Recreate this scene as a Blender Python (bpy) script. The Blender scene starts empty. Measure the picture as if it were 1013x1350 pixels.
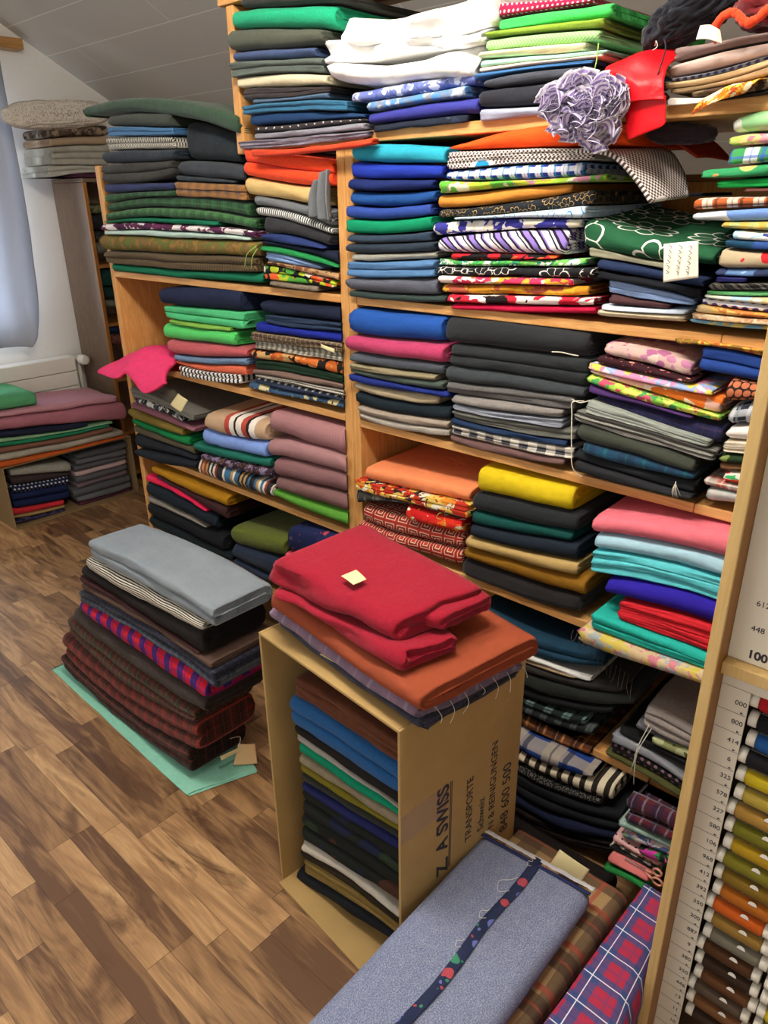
import bpy, bmesh, math, random
from mathutils import Vector, Matrix, noise
from math import sin, cos, pi, floor
SC=bpy.context.scene
COL=SC.collection
R_=random.Random(7)
# ------------------------------------------------------------------ objects
def tag(o,label=None,cat=None,group=None,kind=None):
    if label: o['label']=label
    if cat: o['category']=cat
    if group: o['group']=group
    if kind: o['kind']=kind
    return o
def empty(name,loc,label=None,cat=None,group=None,rz=0):
    o=bpy.data.objects.new(name,None); COL.objects.link(o); o.location=loc; o.rotation_euler.z=rz
    o.empty_display_size=.05
    return tag(o,label,cat,group)
def link(name,me,mat=None,parent=None,loc=(0,0,0)):
    o=bpy.data.objects.new(name,me); COL.objects.link(o); o.location=loc
    if mat: me.materials.append(mat)
    if parent: o.parent=parent
    return o
class MB:
    """collects shapes and links them as one mesh object"""
    def __init__(s): s.v=[];s.f=[];s.uv=[];s.sm=[]
    def add(s,vs,fs,uvs=None,smooth=True):
        n=len(s.v); s.v+= [tuple(v) for v in vs]; s.f+=[tuple(i+n for i in f) for f in fs]
        s.uv+= list(uvs) if uvs else [(v[0]+v[1],v[2]) for v in vs]; s.sm+=[smooth]*len(fs)
        return s
    def box(s,x0,x1,y0,y1,z0,z1,b=.0015):
        bm=bmesh.new(); bmesh.ops.create_cube(bm,size=1)
        for v in bm.verts: v.co=Vector(((x0+x1)/2+v.co.x*(x1-x0),(y0+y1)/2+v.co.y*(y1-y0),(z0+z1)/2+v.co.z*(z1-z0)))
        if b: bmesh.ops.bevel(bm,geom=bm.edges[:],offset=b,segments=2,affect='EDGES',profile=.5)
        bm.verts.index_update()
        vs=[v.co.copy() for v in bm.verts]; fs=[[v.index for v in f.verts] for f in bm.faces]; bm.free()
        return s.add(vs,fs,smooth=False)
    def tube(s,pts,r,seg=8,cap=True):
        pts=[Vector(p) for p in pts]; n=len(pts); vs=[];fs=[];uv=[]
        rr=r if isinstance(r,(list,tuple)) else [r]*n
        L=0
        for i,p in enumerate(pts):
            t=(pts[min(i+1,n-1)]-pts[max(i-1,0)]).normalized()
            a=t.orthogonal().normalized() if i==0 else (a-t*a.dot(t)).normalized()
            b=t.cross(a)
            if i: L+=(p-pts[i-1]).length
            for k in range(seg):
                th=2*pi*k/seg; vs.append(p+(a*cos(th)+b*sin(th))*rr[i]); uv.append((L,k/seg*2*pi*rr[i]))
        for i in range(n-1):
            for k in range(seg):
                k2=(k+1)%seg; fs.append((i*seg+k,i*seg+k2,(i+1)*seg+k2,(i+1)*seg+k))
        if cap: fs+= [tuple(range(seg))[::-1],tuple((n-1)*seg+k for k in range(seg))]
        return s.add(vs,fs,uv)
    def lathe(s,prof,origin,axis='Z',seg=24):
        vs=[];fs=[]
        o=Vector(origin)
        for r,h in prof:
            for k in range(seg):
                th=2*pi*k/seg
                p=(r*cos(th),r*sin(th),h)
                if axis=='X': p=(p[2],p[0],p[1])
                if axis=='Y': p=(p[0],p[2],p[1])
                vs.append(o+Vector(p))
        m=len(prof)
        for i in range(m-1):
            for k in range(seg):
                k2=(k+1)%seg; fs.append((i*seg+k,i*seg+k2,(i+1)*seg+k2,(i+1)*seg+k))
        fs+=[tuple(range(seg))[::-1],tuple((m-1)*seg+k for k in range(seg))]
        return s.add(vs,fs)
    def build(s,name,mat=None,parent=None,loc=(0,0,0)):
        me=bpy.data.meshes.new(name); L=Vector(loc)
        me.from_pydata([tuple(Vector(v)-L) for v in s.v],[],s.f)
        ul=me.uv_layers.new(name='UVMap')
        vi=[0]*len(me.loops); me.loops.foreach_get('vertex_index',vi)
        flat=[c for i in vi for c in s.uv[i]]
        ul.data.foreach_set('uv',flat)
        me.polygons.foreach_set('use_smooth',s.sm)
        bm=bmesh.new(); bm.from_mesh(me); bmesh.ops.recalc_face_normals(bm,faces=bm.faces[:]); bm.to_mesh(me); bm.free()
        me.update()
        return link(name,me,mat,parent,loc)
# ------------------------------------------------------------------ materials
def hexc(h):
    h=h.lstrip('#'); c=[int(h[i:i+2],16)/255 for i in (0,2,4)]
    return tuple(x/12.92 if x<=.04045 else ((x+.055)/1.055)**2.4 for x in c)+(1,)
class NM:
    def __init__(s,name):
        s.m=bpy.data.materials.new(name); s.m.use_nodes=True; s.nt=s.m.node_tree
        s.b=s.nt.nodes['Principled BSDF']; s.b.inputs['Roughness'].default_value=.85
        s.b.inputs['Specular IOR Level'].default_value=.25
    def n(s,t,**k):
        x=s.nt.nodes.new('ShaderNode'+t)
        for a,v in k.items(): setattr(x,a,v)
        return x
    def put(s,sock,v):
        if hasattr(v,'is_output') or isinstance(v,bpy.types.NodeSocket): s.nt.links.new(v,sock)
        else:
            sock.default_value=v
    def math(s,op,a,b=None,c=None,clamp=False):
        x=s.n('Math',operation=op); x.use_clamp=clamp; s.put(x.inputs[0],a)
        if b is not None: s.put(x.inputs[1],b)
        if c is not None: s.put(x.inputs[2],c)
        return x.outputs[0]
    def mix(s,f,a,b,blend='MIX'):
        x=s.n('Mix',data_type='RGBA',blend_type=blend); s.put(x.inputs[0],f); s.put(x.inputs[6],a); s.put(x.inputs[7],b); return x.outputs[2]
    def ramp(s,f,stops,interp='CONSTANT'):
        x=s.n('ValToRGB'); cr=x.color_ramp; cr.interpolation=interp
        while len(cr.elements)<len(stops): cr.elements.new(.5)
        for e,(p,c) in zip(cr.elements,stops): e.position=p; e.color=c
        s.put(x.inputs[0],f); return x.outputs[0]
    def noise(s,vec,scale,detail=2,rough=.5,dist=0):
        x=s.n('TexNoise'); s.put(x.inputs['Vector'],vec); x.inputs['Scale'].default_value=scale; x.inputs['Detail'].default_value=detail
        x.inputs['Roughness'].default_value=rough; x.inputs['Distortion'].default_value=dist; return x
    def vor(s,vec,scale,feature='F1',rand=1):
        x=s.n('TexVoronoi',feature=feature); s.put(x.inputs['Vector'],vec); x.inputs['Scale'].default_value=scale; x.inputs['Randomness'].default_value=rand; return x
    def uv(s):
        x=s.n('TexCoord'); s.obj=x.outputs['Object']; s.vec=x.outputs['UV']
        y=s.n('SeparateXYZ'); s.put(y.inputs[0],s.vec); s.u,s.v=y.outputs[0],y.outputs[1]
    def scalev(s,v,k):
        x=s.n('VectorMath',operation='SCALE'); s.put(x.inputs[0],v); x.inputs[3].default_value=k; return x.outputs[0]
    def addv(s,a,b):
        x=s.n('VectorMath',operation='ADD'); s.put(x.inputs[0],a); s.put(x.inputs[1],b); return x.outputs[0]
    def distort(s,vec,scale,amt):
        n=s.noise(vec,scale,2); x=s.n('VectorMath',operation='SUBTRACT'); s.put(x.inputs[0],n.outputs['Color']); x.inputs[1].default_value=(.5,.5,.5)
        return s.addv(vec,s.scalev(x.outputs[0],amt))
    def bump(s,h,strength,dist=.001,prev=None):
        x=s.n('Bump'); x.inputs['Strength'].default_value=strength; x.inputs['Distance'].default_value=dist; s.put(x.inputs['Height'],h)
        if prev is not None: s.put(x.inputs['Normal'],prev)
        return x.outputs[0]
    def fr(s,a,p): return s.math('FRACT',s.math('DIVIDE',a,p))
    def band(s,f,lo,hi): return s.math('MULTIPLY',s.math('GREATER_THAN',f,lo),s.math('LESS_THAN',f,hi))
CACHE={}
def pal(cols): n=len(cols); return [(i/n,c) for i,c in enumerate(cols)]
def cloth(spec):
    if spec in CACHE: return CACHE[spec]
    M=NM('cloth_'+str(len(CACHE))); CACHE[spec]=M.m; M.uv(); u,v,vec=M.u,M.v,M.vec
    t=spec.split(); k=t[0]; C=[hexc(x) for x in t[1:] if x[0]=='#']; N=[float(x) for x in t[1:] if x[0]!='#']
    rough=.88; wb=.25
    if k in 'pfvs' and len(k)==1:
        col=C[0]
        if k=='s': rough=.38; wb=.03
        if k=='f': wb=.6
        nz=M.noise(vec,55 if k!='f' else 160,3).outputs['Fac']
        lo=.86 if k=='f' else .93
        col=M.mix(1,col,M.ramp(nz,[(.25,(lo,lo,lo,1)),(.75,(2-lo-.02,)*3+(1,))],'LINEAR'),'MULTIPLY')
    elif k=='ml':
        nz=M.noise(vec,1/N[0],4,.7).outputs['Fac']; f2=M.noise(vec,420,2).outputs['Fac']
        col=M.ramp(M.math('MULTIPLY_ADD',f2,.5,M.math('MULTIPLY',nz,.5)),[(.38,C[0]),(.62,C[1])],'LINEAR')
    elif k=='sv': col=M.ramp(M.fr(v,N[0]),[(0,C[0]),(.55,C[1])])
    elif k=='st': col=M.ramp(M.fr(u,N[0]),[(0,C[0]),(.55,C[1])])
    elif k=='sx':
        wn=M.n('TexWhiteNoise',noise_dimensions='1D'); du=M.math('MULTIPLY_ADD',M.noise(vec,30).outputs['Fac'],.006,u); M.put(wn.inputs['W'],M.math('FLOOR',M.math('DIVIDE',du,N[0]*.35)))
        col=M.ramp(wn.outputs['Value'],pal(C))
    elif k=='bz': col=M.ramp(M.fr(u,N[0]*5),[(0,C[0]),(.42,C[1]),(.5,C[2]),(.58,C[3]),(.62,C[2]),(.72,C[1]),(.8,C[3]),(.84,C[2]),(.93,C[0])])
    elif k=='sd':
        f=M.math('MULTIPLY_ADD',v,.9,u); w=M.math('MULTIPLY_ADD',M.noise(vec,10).outputs['Fac'],.01,f)
        c3=C[2] if len(C)>2 else C[0]; col=M.ramp(M.fr(w,N[0]*2),[(0,c3),(.1,C[0]),(.28,c3),(.36,C[1]),(.52,c3),(.6,C[0]),(.66,C[1]),(.86,c3),(.92,C[1])])
    elif k in('tt','rb','pl'):
        p=N[0]; fu,fv=M.fr(u,p),M.fr(v,p); A,L={'tt':(.55,.5),'rb':(.95,.5),'pl':(.75,.75)}[k]
        col=C[0]
        col=M.mix(M.math('MULTIPLY',M.band(fv,.08,.5),A*(.35 if k=='rb' else .9)),col,C[1]); col=M.mix(M.math('MULTIPLY',M.band(fu,.08,.5),A),col,C[1])
        col=M.mix(M.math('MULTIPLY',M.band(fu,.58 if k!='tt' else .7,.7 if k!='tt' else .78),L),col,C[2]); col=M.mix(M.math('MULTIPLY',M.band(fv,.7,.78),L),col,C[2])
        col=M.mix(M.math('MULTIPLY',M.band(fu,.26,.31),L*.8),col,C[2])
    elif k=='gi':
        p=N[0]; f=M.math('MULTIPLY',M.math('ADD',M.math('LESS_THAN',M.fr(u,p),.5),M.math('LESS_THAN',M.fr(v,p),.5)),.5); col=M.mix(f,C[0],C[1])
    elif k=='fl':
        sc,th=N[0],N[1]; dv=M.distort(vec,1.2/sc,sc*.5); V=M.vor(dv,1/sc); V2=M.vor(dv,2.3/sc)
        x=M.n('SeparateColor'); M.put(x.inputs[0],V.outputs['Color']); x2=M.n('SeparateColor'); M.put(x2.inputs[0],V2.outputs['Color'])
        big=M.math('LESS_THAN',V.outputs['Distance'],th*.9); small=M.math('MULTIPLY',M.math('LESS_THAN',V2.outputs['Distance'],th*.6),M.math('GREATER_THAN',x2.outputs[1],.5))
        col=M.mix(small,C[0],M.ramp(x2.outputs[0],pal(C[1:]))); col=M.mix(big,col,M.ramp(x.outputs[0],pal(C[1:])))
        col=M.mix(M.math('LESS_THAN',V.outputs['Distance'],th*.25),col,C[-1])
    elif k=='bl':
        sc=N[0]; dv=M.distort(vec,1.5/sc,sc*.9); V=M.vor(dv,1.25/sc); x=M.n('SeparateColor'); M.put(x.inputs[0],V.outputs['Color']); col=M.ramp(x.outputs[0],pal(C))
        V2=M.vor(dv,3.4/sc); x2=M.n('SeparateColor'); M.put(x2.inputs[0],V2.outputs['Color']); col=M.mix(M.math('GREATER_THAN',x2.outputs[1],.72),col,M.ramp(x2.outputs[0],pal(C[::-1])))
    elif k=='do':
        p,r=N; row=M.math('FLOOR',M.math('DIVIDE',v,p)); off=M.math('MULTIPLY',M.math('MODULO',row,2),p*.5)
        a=M.math('SUBTRACT',M.fr(M.math('ADD',u,off),p),.5); b=M.math('SUBTRACT',M.fr(v,p),.5)
        d=M.math('SQRT',M.math('ADD',M.math('MULTIPLY',a,a),M.math('MULTIPLY',b,b))); col=M.mix(M.math('LESS_THAN',d,r),C[0],C[1])
    elif k=='hb':
        p=N[0]; f=M.math('ADD',u,M.math('PINGPONG',v,p*.8)); col=M.mix(M.math('LESS_THAN',M.fr(f,p*.6),.5),C[0],C[1])
    elif k=='li':
        sc=N[1] if len(N)>1 else N[0]; dv=M.distort(vec,.6/sc,sc*.25); V=M.vor(dv,1/sc,rand=.75)
        x=M.n('VectorMath',operation='SUBTRACT'); M.put(x.inputs[0],M.scalev(dv,1/sc)); M.put(x.inputs[1],V.outputs['Position'] if False else M.scalev(V.outputs['Position'],1/sc))
        y=M.n('SeparateXYZ'); M.put(y.inputs[0],x.outputs[0])
        ang=M.math('ARCTAN2',y.outputs[1],y.outputs[0]); rr=M.math('SQRT',M.math('ADD',M.math('MULTIPLY',y.outputs[0],y.outputs[0]),M.math('MULTIPLY',y.outputs[1],y.outputs[1])))
        pet=M.math('ABSOLUTE',M.math('SINE',M.math('MULTIPLY',ang,4))); R=M.math('MULTIPLY_ADD',pet,.13,.33)
        l1=M.math('LESS_THAN',M.math('ABSOLUTE',M.math('SUBTRACT',rr,R)),.022); l2=M.math('LESS_THAN',M.math('ABSOLUTE',M.math('SUBTRACT',rr,.1)),.022)
        l3=M.math('MULTIPLY',M.math('LESS_THAN',M.math('MULTIPLY',pet,rr),.03),M.band(rr,.1,.34))
        col=M.mix(M.math('MAXIMUM',M.math('MAXIMUM',l1,l2),l3),C[0],C[1])
    elif k=='pb':
        p=N[0]; c=M.math('MODULO',M.math('ADD',M.math('FLOOR',M.math('DIVIDE',u,p*.6)),M.math('FLOOR',M.math('DIVIDE',v,p*.6))),2); col=M.mix(M.math('ABSOLUTE',c),C[0],C[1])
        V=M.vor(vec,9,rand=.6); d=V.outputs['Distance']; col=M.mix(M.math('LESS_THAN',d,.26),col,C[0]); col=M.mix(M.math('LESS_THAN',d,.17),col,C[2]); col=M.mix(M.math('LESS_THAN',d,.05),col,C[1])
    elif k=='ge':
        p=N[0]; a=M.math('ABSOLUTE',M.math('SUBTRACT',M.fr(u,p),.5)); b=M.math('ABSOLUTE',M.math('SUBTRACT',M.fr(v,p),.5)); m=M.math('MAXIMUM',a,b)
        col=M.ramp(m,[(0,C[2]),(.14,C[1]),(.2,C[0]),(.34,C[1]),(.39,C[2]),(.45,C[0])])
    w=M.n('TexWave',wave_type='BANDS',bands_direction='Y'); M.put(w.inputs['Vector'],vec); w.inputs['Scale'].default_value=260
    b=M.bump(M.noise(vec,900 if k!='v' else 500,2).outputs['Fac'],wb,.0012)
    b=M.bump(M.noise(M.obj,16,3,.55,.4).outputs['Fac'],.34,.014,b)
    M.put(M.b.inputs['Base Color'],col); M.put(M.b.inputs['Normal'],b); M.b.inputs['Roughness'].default_value=rough
    if k in 'fv' and len(k)==1 or k in('tt','hb','ml'):
        M.b.inputs['Sheen Weight'].default_value=.10 if k!='v' else .18; M.b.inputs['Sheen Roughness'].default_value=.5
    return M.m
def wood(name,c1,c2,scale=1,axis='X',rough=.45,knots=True):
    M=NM(name); M.uv(); mp=M.n('Mapping'); M.put(mp.inputs[0],M.obj)
    s={'X':(1.2,14,14),'Y':(14,1.2,14),'Z':(14,14,1.2)}[axis]; mp.inputs['Scale'].default_value=[x*scale for x in s]
    n=M.noise(mp.outputs[0],1.6,5,.6,1.2).outputs['Fac']; w=M.math('FRACT',M.math('MULTIPLY',n,7)); w=M.math('PINGPONG',w,.5)
    f=M.math('MULTIPLY_ADD',w,.7,M.math('MULTIPLY',M.noise(mp.outputs[0],9,3).outputs['Fac'],.5))
    col=M.ramp(f,[(.2,hexc(c1)),(.75,hexc(c2))],'LINEAR')
    if knots:
        V=M.vor(M.obj,3.2); col=M.mix(M.ramp(V.outputs['Distance'],[(.035,(1,1,1,1)),(.06,(0,0,0,1))],'LINEAR'),col,hexc('#7a4a20'))
    M.put(M.b.inputs['Base Color'],col); M.b.inputs['Roughness'].default_value=rough
    M.put(M.b.inputs['Normal'],M.bump(f,.12,.001)); return M.m
def plain(name,c,rough=.6,metal=0,nz=0,spec=.3):
    M=NM(name); M.uv(); col=hexc(c); M.b.inputs['Roughness'].default_value=rough; M.b.inputs['Metallic'].default_value=metal; M.b.inputs['Specular IOR Level'].default_value=spec
    n=M.noise(M.obj,40,4).outputs['Fac']
    if nz: col=M.mix(1,col,M.ramp(n,[(.3,(1-nz,)*3+(1,)),(.7,(1,1,1,1))],'LINEAR'),'MULTIPLY')
    M.put(M.b.inputs['Base Color'],col); M.put(M.b.inputs['Normal'],M.bump(n,.05,.002)); return M.m
def cardboard(name,c='#b18a5a',axis=0):
    M=NM(name); M.uv(); y=M.n('SeparateXYZ'); M.put(y.inputs[0],M.obj)
    n=M.noise(M.obj,7,5,.6).outputs['Fac']; fl=M.math('SINE',M.math('MULTIPLY',y.outputs[axis],900))
    col=M.mix(1,hexc(c),M.ramp(n,[(.3,(.88,.88,.86,1)),(.7,(1.04,1.04,1.04,1))],'LINEAR'),'MULTIPLY')
    M.put(M.b.inputs['Base Color'],col); M.b.inputs['Roughness'].default_value=.75
    M.put(M.b.inputs['Normal'],M.bump(fl,.12,.0006,M.bump(n,.2,.004))); return M.m
# ------------------------------------------------------------------ folded cloth
def qz(z,s): # quadratic through s=0,.5,1
    a,m,b=z; return a*(1-s)*(1-2*s)+4*m*s*(1-s)+b*s*(2*s-1)
def slab(w0,w1,zt,zb,d0,depth,nf=1,rise=0,rag=.0015,layers=3,seed=0,wob=.004,rmax=.032,uo=None):
    """one folded cloth: rounded front fold(s), layered cut ends. local (w,d,z); place maps it to the world"""
    rnd=random.Random(seed); W=w1-w0; ns=max(8,min(26,int(W/.028)))
    S=[0,.004/max(W,.05),.012/max(W,.05)]+[i/ns for i in range(1,ns)]+[1-.012/max(W,.05),1-.004/max(W,.05),1]
    S=sorted(S); h0=max(.004,qz(zt,.5)-qz(zb,.5)); rf=min(h0/nf*.62,rmax)
    prof=[]
    for i in range(nf):
        off=rnd.uniform(0,.006) if nf>1 else 0
        for j in range(7):
            a=-pi/2+pi*j/6
            if i>0 and j==0: prof.append((rf*1.25,i/nf)); continue
            prof.append((off*(1-abs(sin(a)))+rf*(1-cos(a)**.75 if cos(a)>1e-6 else 1),(i+.5+.5*(abs(sin(a))**.9)*(1 if a>0 else -1))/nf))
    for j in range(1,6): prof.append((rf+(depth-2*rf)*j/6,1))
    rb=min(h0*.5,.02)
    for j in range(5):
        a=pi/2-pi*j/4; prof.append((depth-rb*(1-cos(a)),.5+.5*sin(a)))
    for j in range(1,5): prof.append((depth-rf-(depth-2*rf)*j/5,0))
    m=len(prof); vs=[];uv=[];fs=[]
    so=Vector((seed*1.37%50,seed*.73%50,seed*2.1%50)); du,dv=(rnd.random()*.3,rnd.random()*.3) if uo is None else (uo,0)
    arc=[0]
    for i in range(1,m):
        arc.append(arc[-1]+math.hypot(prof[i][0]-prof[i-1][0],(prof[i][1]-prof[i-1][1])*h0))
    for si,s in enumerate(S):
        e=min(si,len(S)-1-si); sh={0:.80,1:.95}.get(e,1); ins={0:.005,1:.0015}.get(e,0)
        t,b=qz(zt,s),qz(zb,s); h=max(.003,t-b)
        for i,(d,q) in enumerate(prof):
            w=w0+W*s
            p=Vector((w*5,d*5,q*.6))+so; n1=noise.noise(p); n2=noise.noise(Vector((w*9,q*nf*1.7,3))+so); n3=noise.noise(Vector((w*22,q*9,d*18))+so)
            q2=.5+(q-.5)*sh; z=b+.0009+q2*max(.002,h-(.0026 if h>.014 else .0012))+(noise.noise(Vector((w*6,d*6,.5)))*.003 if wob<=.006 else n1*wob*.6)+rise*(d/depth)*q+(n3*.0016 if 2*rf>d and h>.012 else 0)
            dd=d+ins*(1-d/depth*2)+ (n2*wob*1.6+n3*.0015)*(1 if d<depth*.3 else .3)
            ww=w+ (noise.noise(Vector((d*30,q*6,s*4))+so)*rag*2 if e==0 else 0)+noise.noise(Vector((d*6,q*3,9))+so)*rag*2
            if e==0: ww+= (1 if s<.5 else -1)*.0
            vs.append((ww,d0+dd,z)); uv.append((w-w0+du,arc[i]+dv))
    for si in range(len(S)-1):
        for i in range(m):
            i2=(i+1)%m
            if i2==0: continue
            fs.append((si*m+i,si*m+i2,(si+1)*m+i2,(si+1)*m+i))
        fs.append((si*m+m-1,si*m,(si+1)*m,(si+1)*m+m-1))
    for end in (0,1):
        base=0 if end==0 else (len(S)-1)*m; s=S[0 if end==0 else -1]; sg=1 if end==0 else -1
        zc=sum(v[2] for v in vs[base:base+m])/m; prev=[base+i for i in range(m)]; h=max(.003,qz(zt,s)-qz(zb,s))
        K=layers*2
        for k in range(1,K+1):
            f=1-k/(K+.6); cur=[]
            for i in range(m):
                x,y,z=vs[base+i]; d=y-d0; r=(1-f)*h*.5
                # keep each layer following the local height of the outer ring
                zt_=qz(zt,s)+rise*(d/depth); zb_=qz(zb,s); zm=(zt_+zb_)/2
                y2=min(max(y,d0+rf*.2+r),d0+depth-r)
                dep=(.0045 if k%2 else -.0005)+rnd.uniform(0,.0012)
                cur.append(len(vs)); vs.append((x+sg*dep,y2,zm+(z-zm)*f)); uv.append((y2-d0+du,z-zb_+dv))
            for i in range(m):
                i2=(i+1)%m; fs.append((prev[i],prev[i2],cur[i2],cur[i]) if end else (prev[i2],prev[i],cur[i],cur[i2]))
            prev=cur
        fs.append(tuple(prev) if end else tuple(prev[::-1]))
    return vs,fs,uv
LAST=[None]; CNT=[0]
KN={'tt':'folded_tartan_cloth','rb':'folded_tartan_cloth','pl':'folded_tartan_cloth','gi':'folded_tartan_cloth','fl':'folded_printed_cloth','bl':'folded_printed_cloth','do':'folded_printed_cloth','li':'folded_printed_cloth','pb':'folded_printed_cloth','ge':'folded_printed_cloth','f':'folded_wool_cloth','v':'folded_wool_cloth','st':'folded_striped_cloth','sv':'folded_striped_cloth','sd':'folded_striped_cloth','sx':'trim_bundle','bz':'folded_striped_cloth','hb':'folded_wool_cloth','ml':'folded_wool_cloth'}
GROUPS=['folded fabrics in the tall green pile',
'folded fabrics in the pile left of the middle post',
'folded fabrics in the leftmost pile on the top board',
'cloths on the top board',
'folded fabrics under the white bundle on the top board',
'folded fabrics in the lime green pile on the top board',
'folded fabrics in the rightmost heap on the top board',
'folded fabrics in the blue pile right of the middle post',
'folded fabrics in the patterned pile beside the blue pile',
'folded fabrics under the green flowered cloth',
'folded fabrics in the rightmost pile on the upper shelf',
'folded fabrics in the left mint green pile',
'folded fabrics in the orange paisley pile on the left unit',
'folded fabrics in the sagging pile at the left end',
'folded fabrics in the pile with the striped beige cloth',
'folded fabrics in the dusty pink pile beside the middle post',
'folded fabrics in the low pile topped with mustard',
'folded fabrics in the low pile topped with moss green',
'folded fabrics behind the red cloth',
'folded fabrics under the lowest shelf of the left unit',
'folded fabrics in the pile topped with blue',
'folded fabrics in the large dark suiting pile',
'folded fabrics in the flowery pile right of the dark suiting',
'folded fabrics in the string-tied grey pile',
'folded fabrics behind the wooden cabinet edge',
'folded fabrics in the pile topped with peach',
'folded fabrics in the pile topped with yellow',
'folded fabrics in the pile beside the wooden cabinet',
'folded fabrics on the low shelf behind the cardboard box',
'folded fabrics at the bottom of the low shelf pile',
'folded fabrics on the low shelf by the cabinet edge',
'folded fabrics in the dark pile on the floor under the shelf',
'folded fabrics on the floor pile by the cabinet edge',
'folded fabrics in the tall floor pile',
'folded fabrics inside the standing cardboard box',
'folded fabrics on the low box by the gable wall',
'folded fabrics in the right half of the low box',
'folded fabrics in the left half of the low box',
'folded fabrics heaped on the old brown cabinet',
'folded fabrics on the shelves of the old brown cabinet',
'folded fabrics on the middle shelf of the old brown cabinet',
'folded fabrics on the lower shelf of the old brown cabinet']
def F(fr,fp,w0,w1,zt,zb,mat,label,gi,depth=.34,nf=1,rise=0,rag=.0015,layers=3,sh=None,cl=None,free=0,part=None,wob=.004,top=None,rmax=.032,uo=None):
    CNT[0]+=1; sd=CNT[0]; rnd=random.Random(sd*17)
    if fr=='A' and depth>.1 and fp>-.2: fp=fp+rnd.uniform(-.006,.006)
    vs,fs,uv=slab(w0,w1,zt,zb,0,depth,nf,rise,rag,layers,sd,wob,rmax,uo)
    out=[]
    for w,d,z in vs:
        if fr=='A':
            x,y=w,fp+d
            if cl:
                e_=0 if fp<-.3 else max(0,-y-.003)*1.2
                x=min(max(x,cl[0]-e_),cl[1]+e_)
            if sh is not None: z=max(z,sh+.0012-(0 if fp<-.3 else max(0,-y-.003)*1.6))
            if top is not None: z=min(z,top+(0 if fp<-.3 else max(0,-y-(.06 if fp<-.05 else .003))*1.6))
        else:
            x,y=fp-d,w
            if sh is not None: z=max(z,sh+.0012)
            if cl: y=min(max(y,cl[0]),cl[1])
            if top is not None: z=min(z,top)
        out.append((x,y,z))
    mb=MB(); mb.add(out,fs,uv)
    bx=(w0+w1)/2; zc=min(v[2] for v in out)
    loc=(bx,fp+depth/2,zc) if fr=='A' else (fp-depth/2,bx,zc)
    if part:
        return child(LAST[0],part,mb,cloth(mat))
    o=mb.build(KN.get(mat.split()[0],'folded_fabric'),cloth(mat),None,loc)
    tag(o,label,'fabric',GROUPS[gi]); LAST[0]=o
    return o
FAB={}
def Fx(*a,**k):
    o=F(*a,**k); FAB[a[7]]=o; return o
def find(start):
    for k,o in FAB.items():
        if k.startswith(start): return o
def child(o,name,mb,mat,label=None):
    """part of thing o, given in world coordinates"""
    c=mb.build(name,mat,None,(0,0,0)); c.parent=o; c.matrix_parent_inverse=Matrix.Translation(-Vector(o.location)) if not o.parent else Matrix.Identity(4)
    if label: c['label']=label
    return c
def thread(pts,r=.0009):
    P=cat(pts,6); m=MB(); m.tube(P,r,5); return m
def cat(pts,n=8,closed=False):
    """Catmull-Rom through pts"""
    P=[Vector(p) for p in pts]; out=[]
    for i in range(len(P)-1):
        a=P[max(i-1,0)];b=P[i];c=P[i+1];d=P[min(i+2,len(P)-1)]
        for k in range(n):
            t=k/n; out.append(.5*((2*b)+(c-a)*t+(2*a-5*b+4*c-d)*t*t+(3*b-a-3*c+d)*t**3))
    out.append(P[-1]); return out
def sheet(grid,nu=8,nv=8,thick=.003,wob=.002,seed=0,freq=14):
    """cloth through a net of control points, with real thickness"""
    rows=[cat(r,nu) for r in grid]; n=len(rows[0]); cols=[cat([r[i] for r in rows],nv) for i in range(n)]
    m=len(cols[0]); so=Vector((seed*3.1,seed*1.7,seed*.9)); P=[];UV=[]
    for i in range(n):
        for j in range(m):
            p=cols[i][j]; k=noise.noise(p*freq+so)
            P.append(p+Vector((noise.noise(p*freq+so+Vector((9,0,0))),k,noise.noise(p*freq+so+Vector((0,7,0)))))*wob)
            UV.append((sum((cols[a+1][j]-cols[a][j]).length for a in range(i)),sum((cols[i][b+1]-cols[i][b]).length for b in range(j))))
    def idx(i,j): return i*m+j
    N=[]
    for i in range(n):
        for j in range(m):
            a=P[idx(min(i+1,n-1),j)]-P[idx(max(i-1,0),j)]; b=P[idx(i,min(j+1,m-1))]-P[idx(i,max(j-1,0))]
            c=a.cross(b); N.append(c.normalized() if c.length>1e-12 else Vector((0,0,1)))
    vs=[p+q*thick/2 for p,q in zip(P,N)]+[p-q*thick/2 for p,q in zip(P,N)]; K=n*m; fs=[]
    for i in range(n-1):
        for j in range(m-1):
            q=(idx(i,j),idx(i+1,j),idx(i+1,j+1),idx(i,j+1)); fs.append(q); fs.append(tuple(x+K for x in q[::-1]))
    for i in range(n-1):
        for j in (0,m-1):
            a,b=idx(i,j),idx(i+1,j); fs.append((a,b,b+K,a+K) if j else (b,a,a+K,b+K))
    for j in range(m-1):
        for i in (0,n-1):
            a,b=idx(i,j),idx(i,j+1); fs.append((b,a,a+K,b+K) if i else (a,b,b+K,a+K))
    mb=MB(); mb.add(vs,fs,UV+UV); return mb
exec_rows=None
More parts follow.
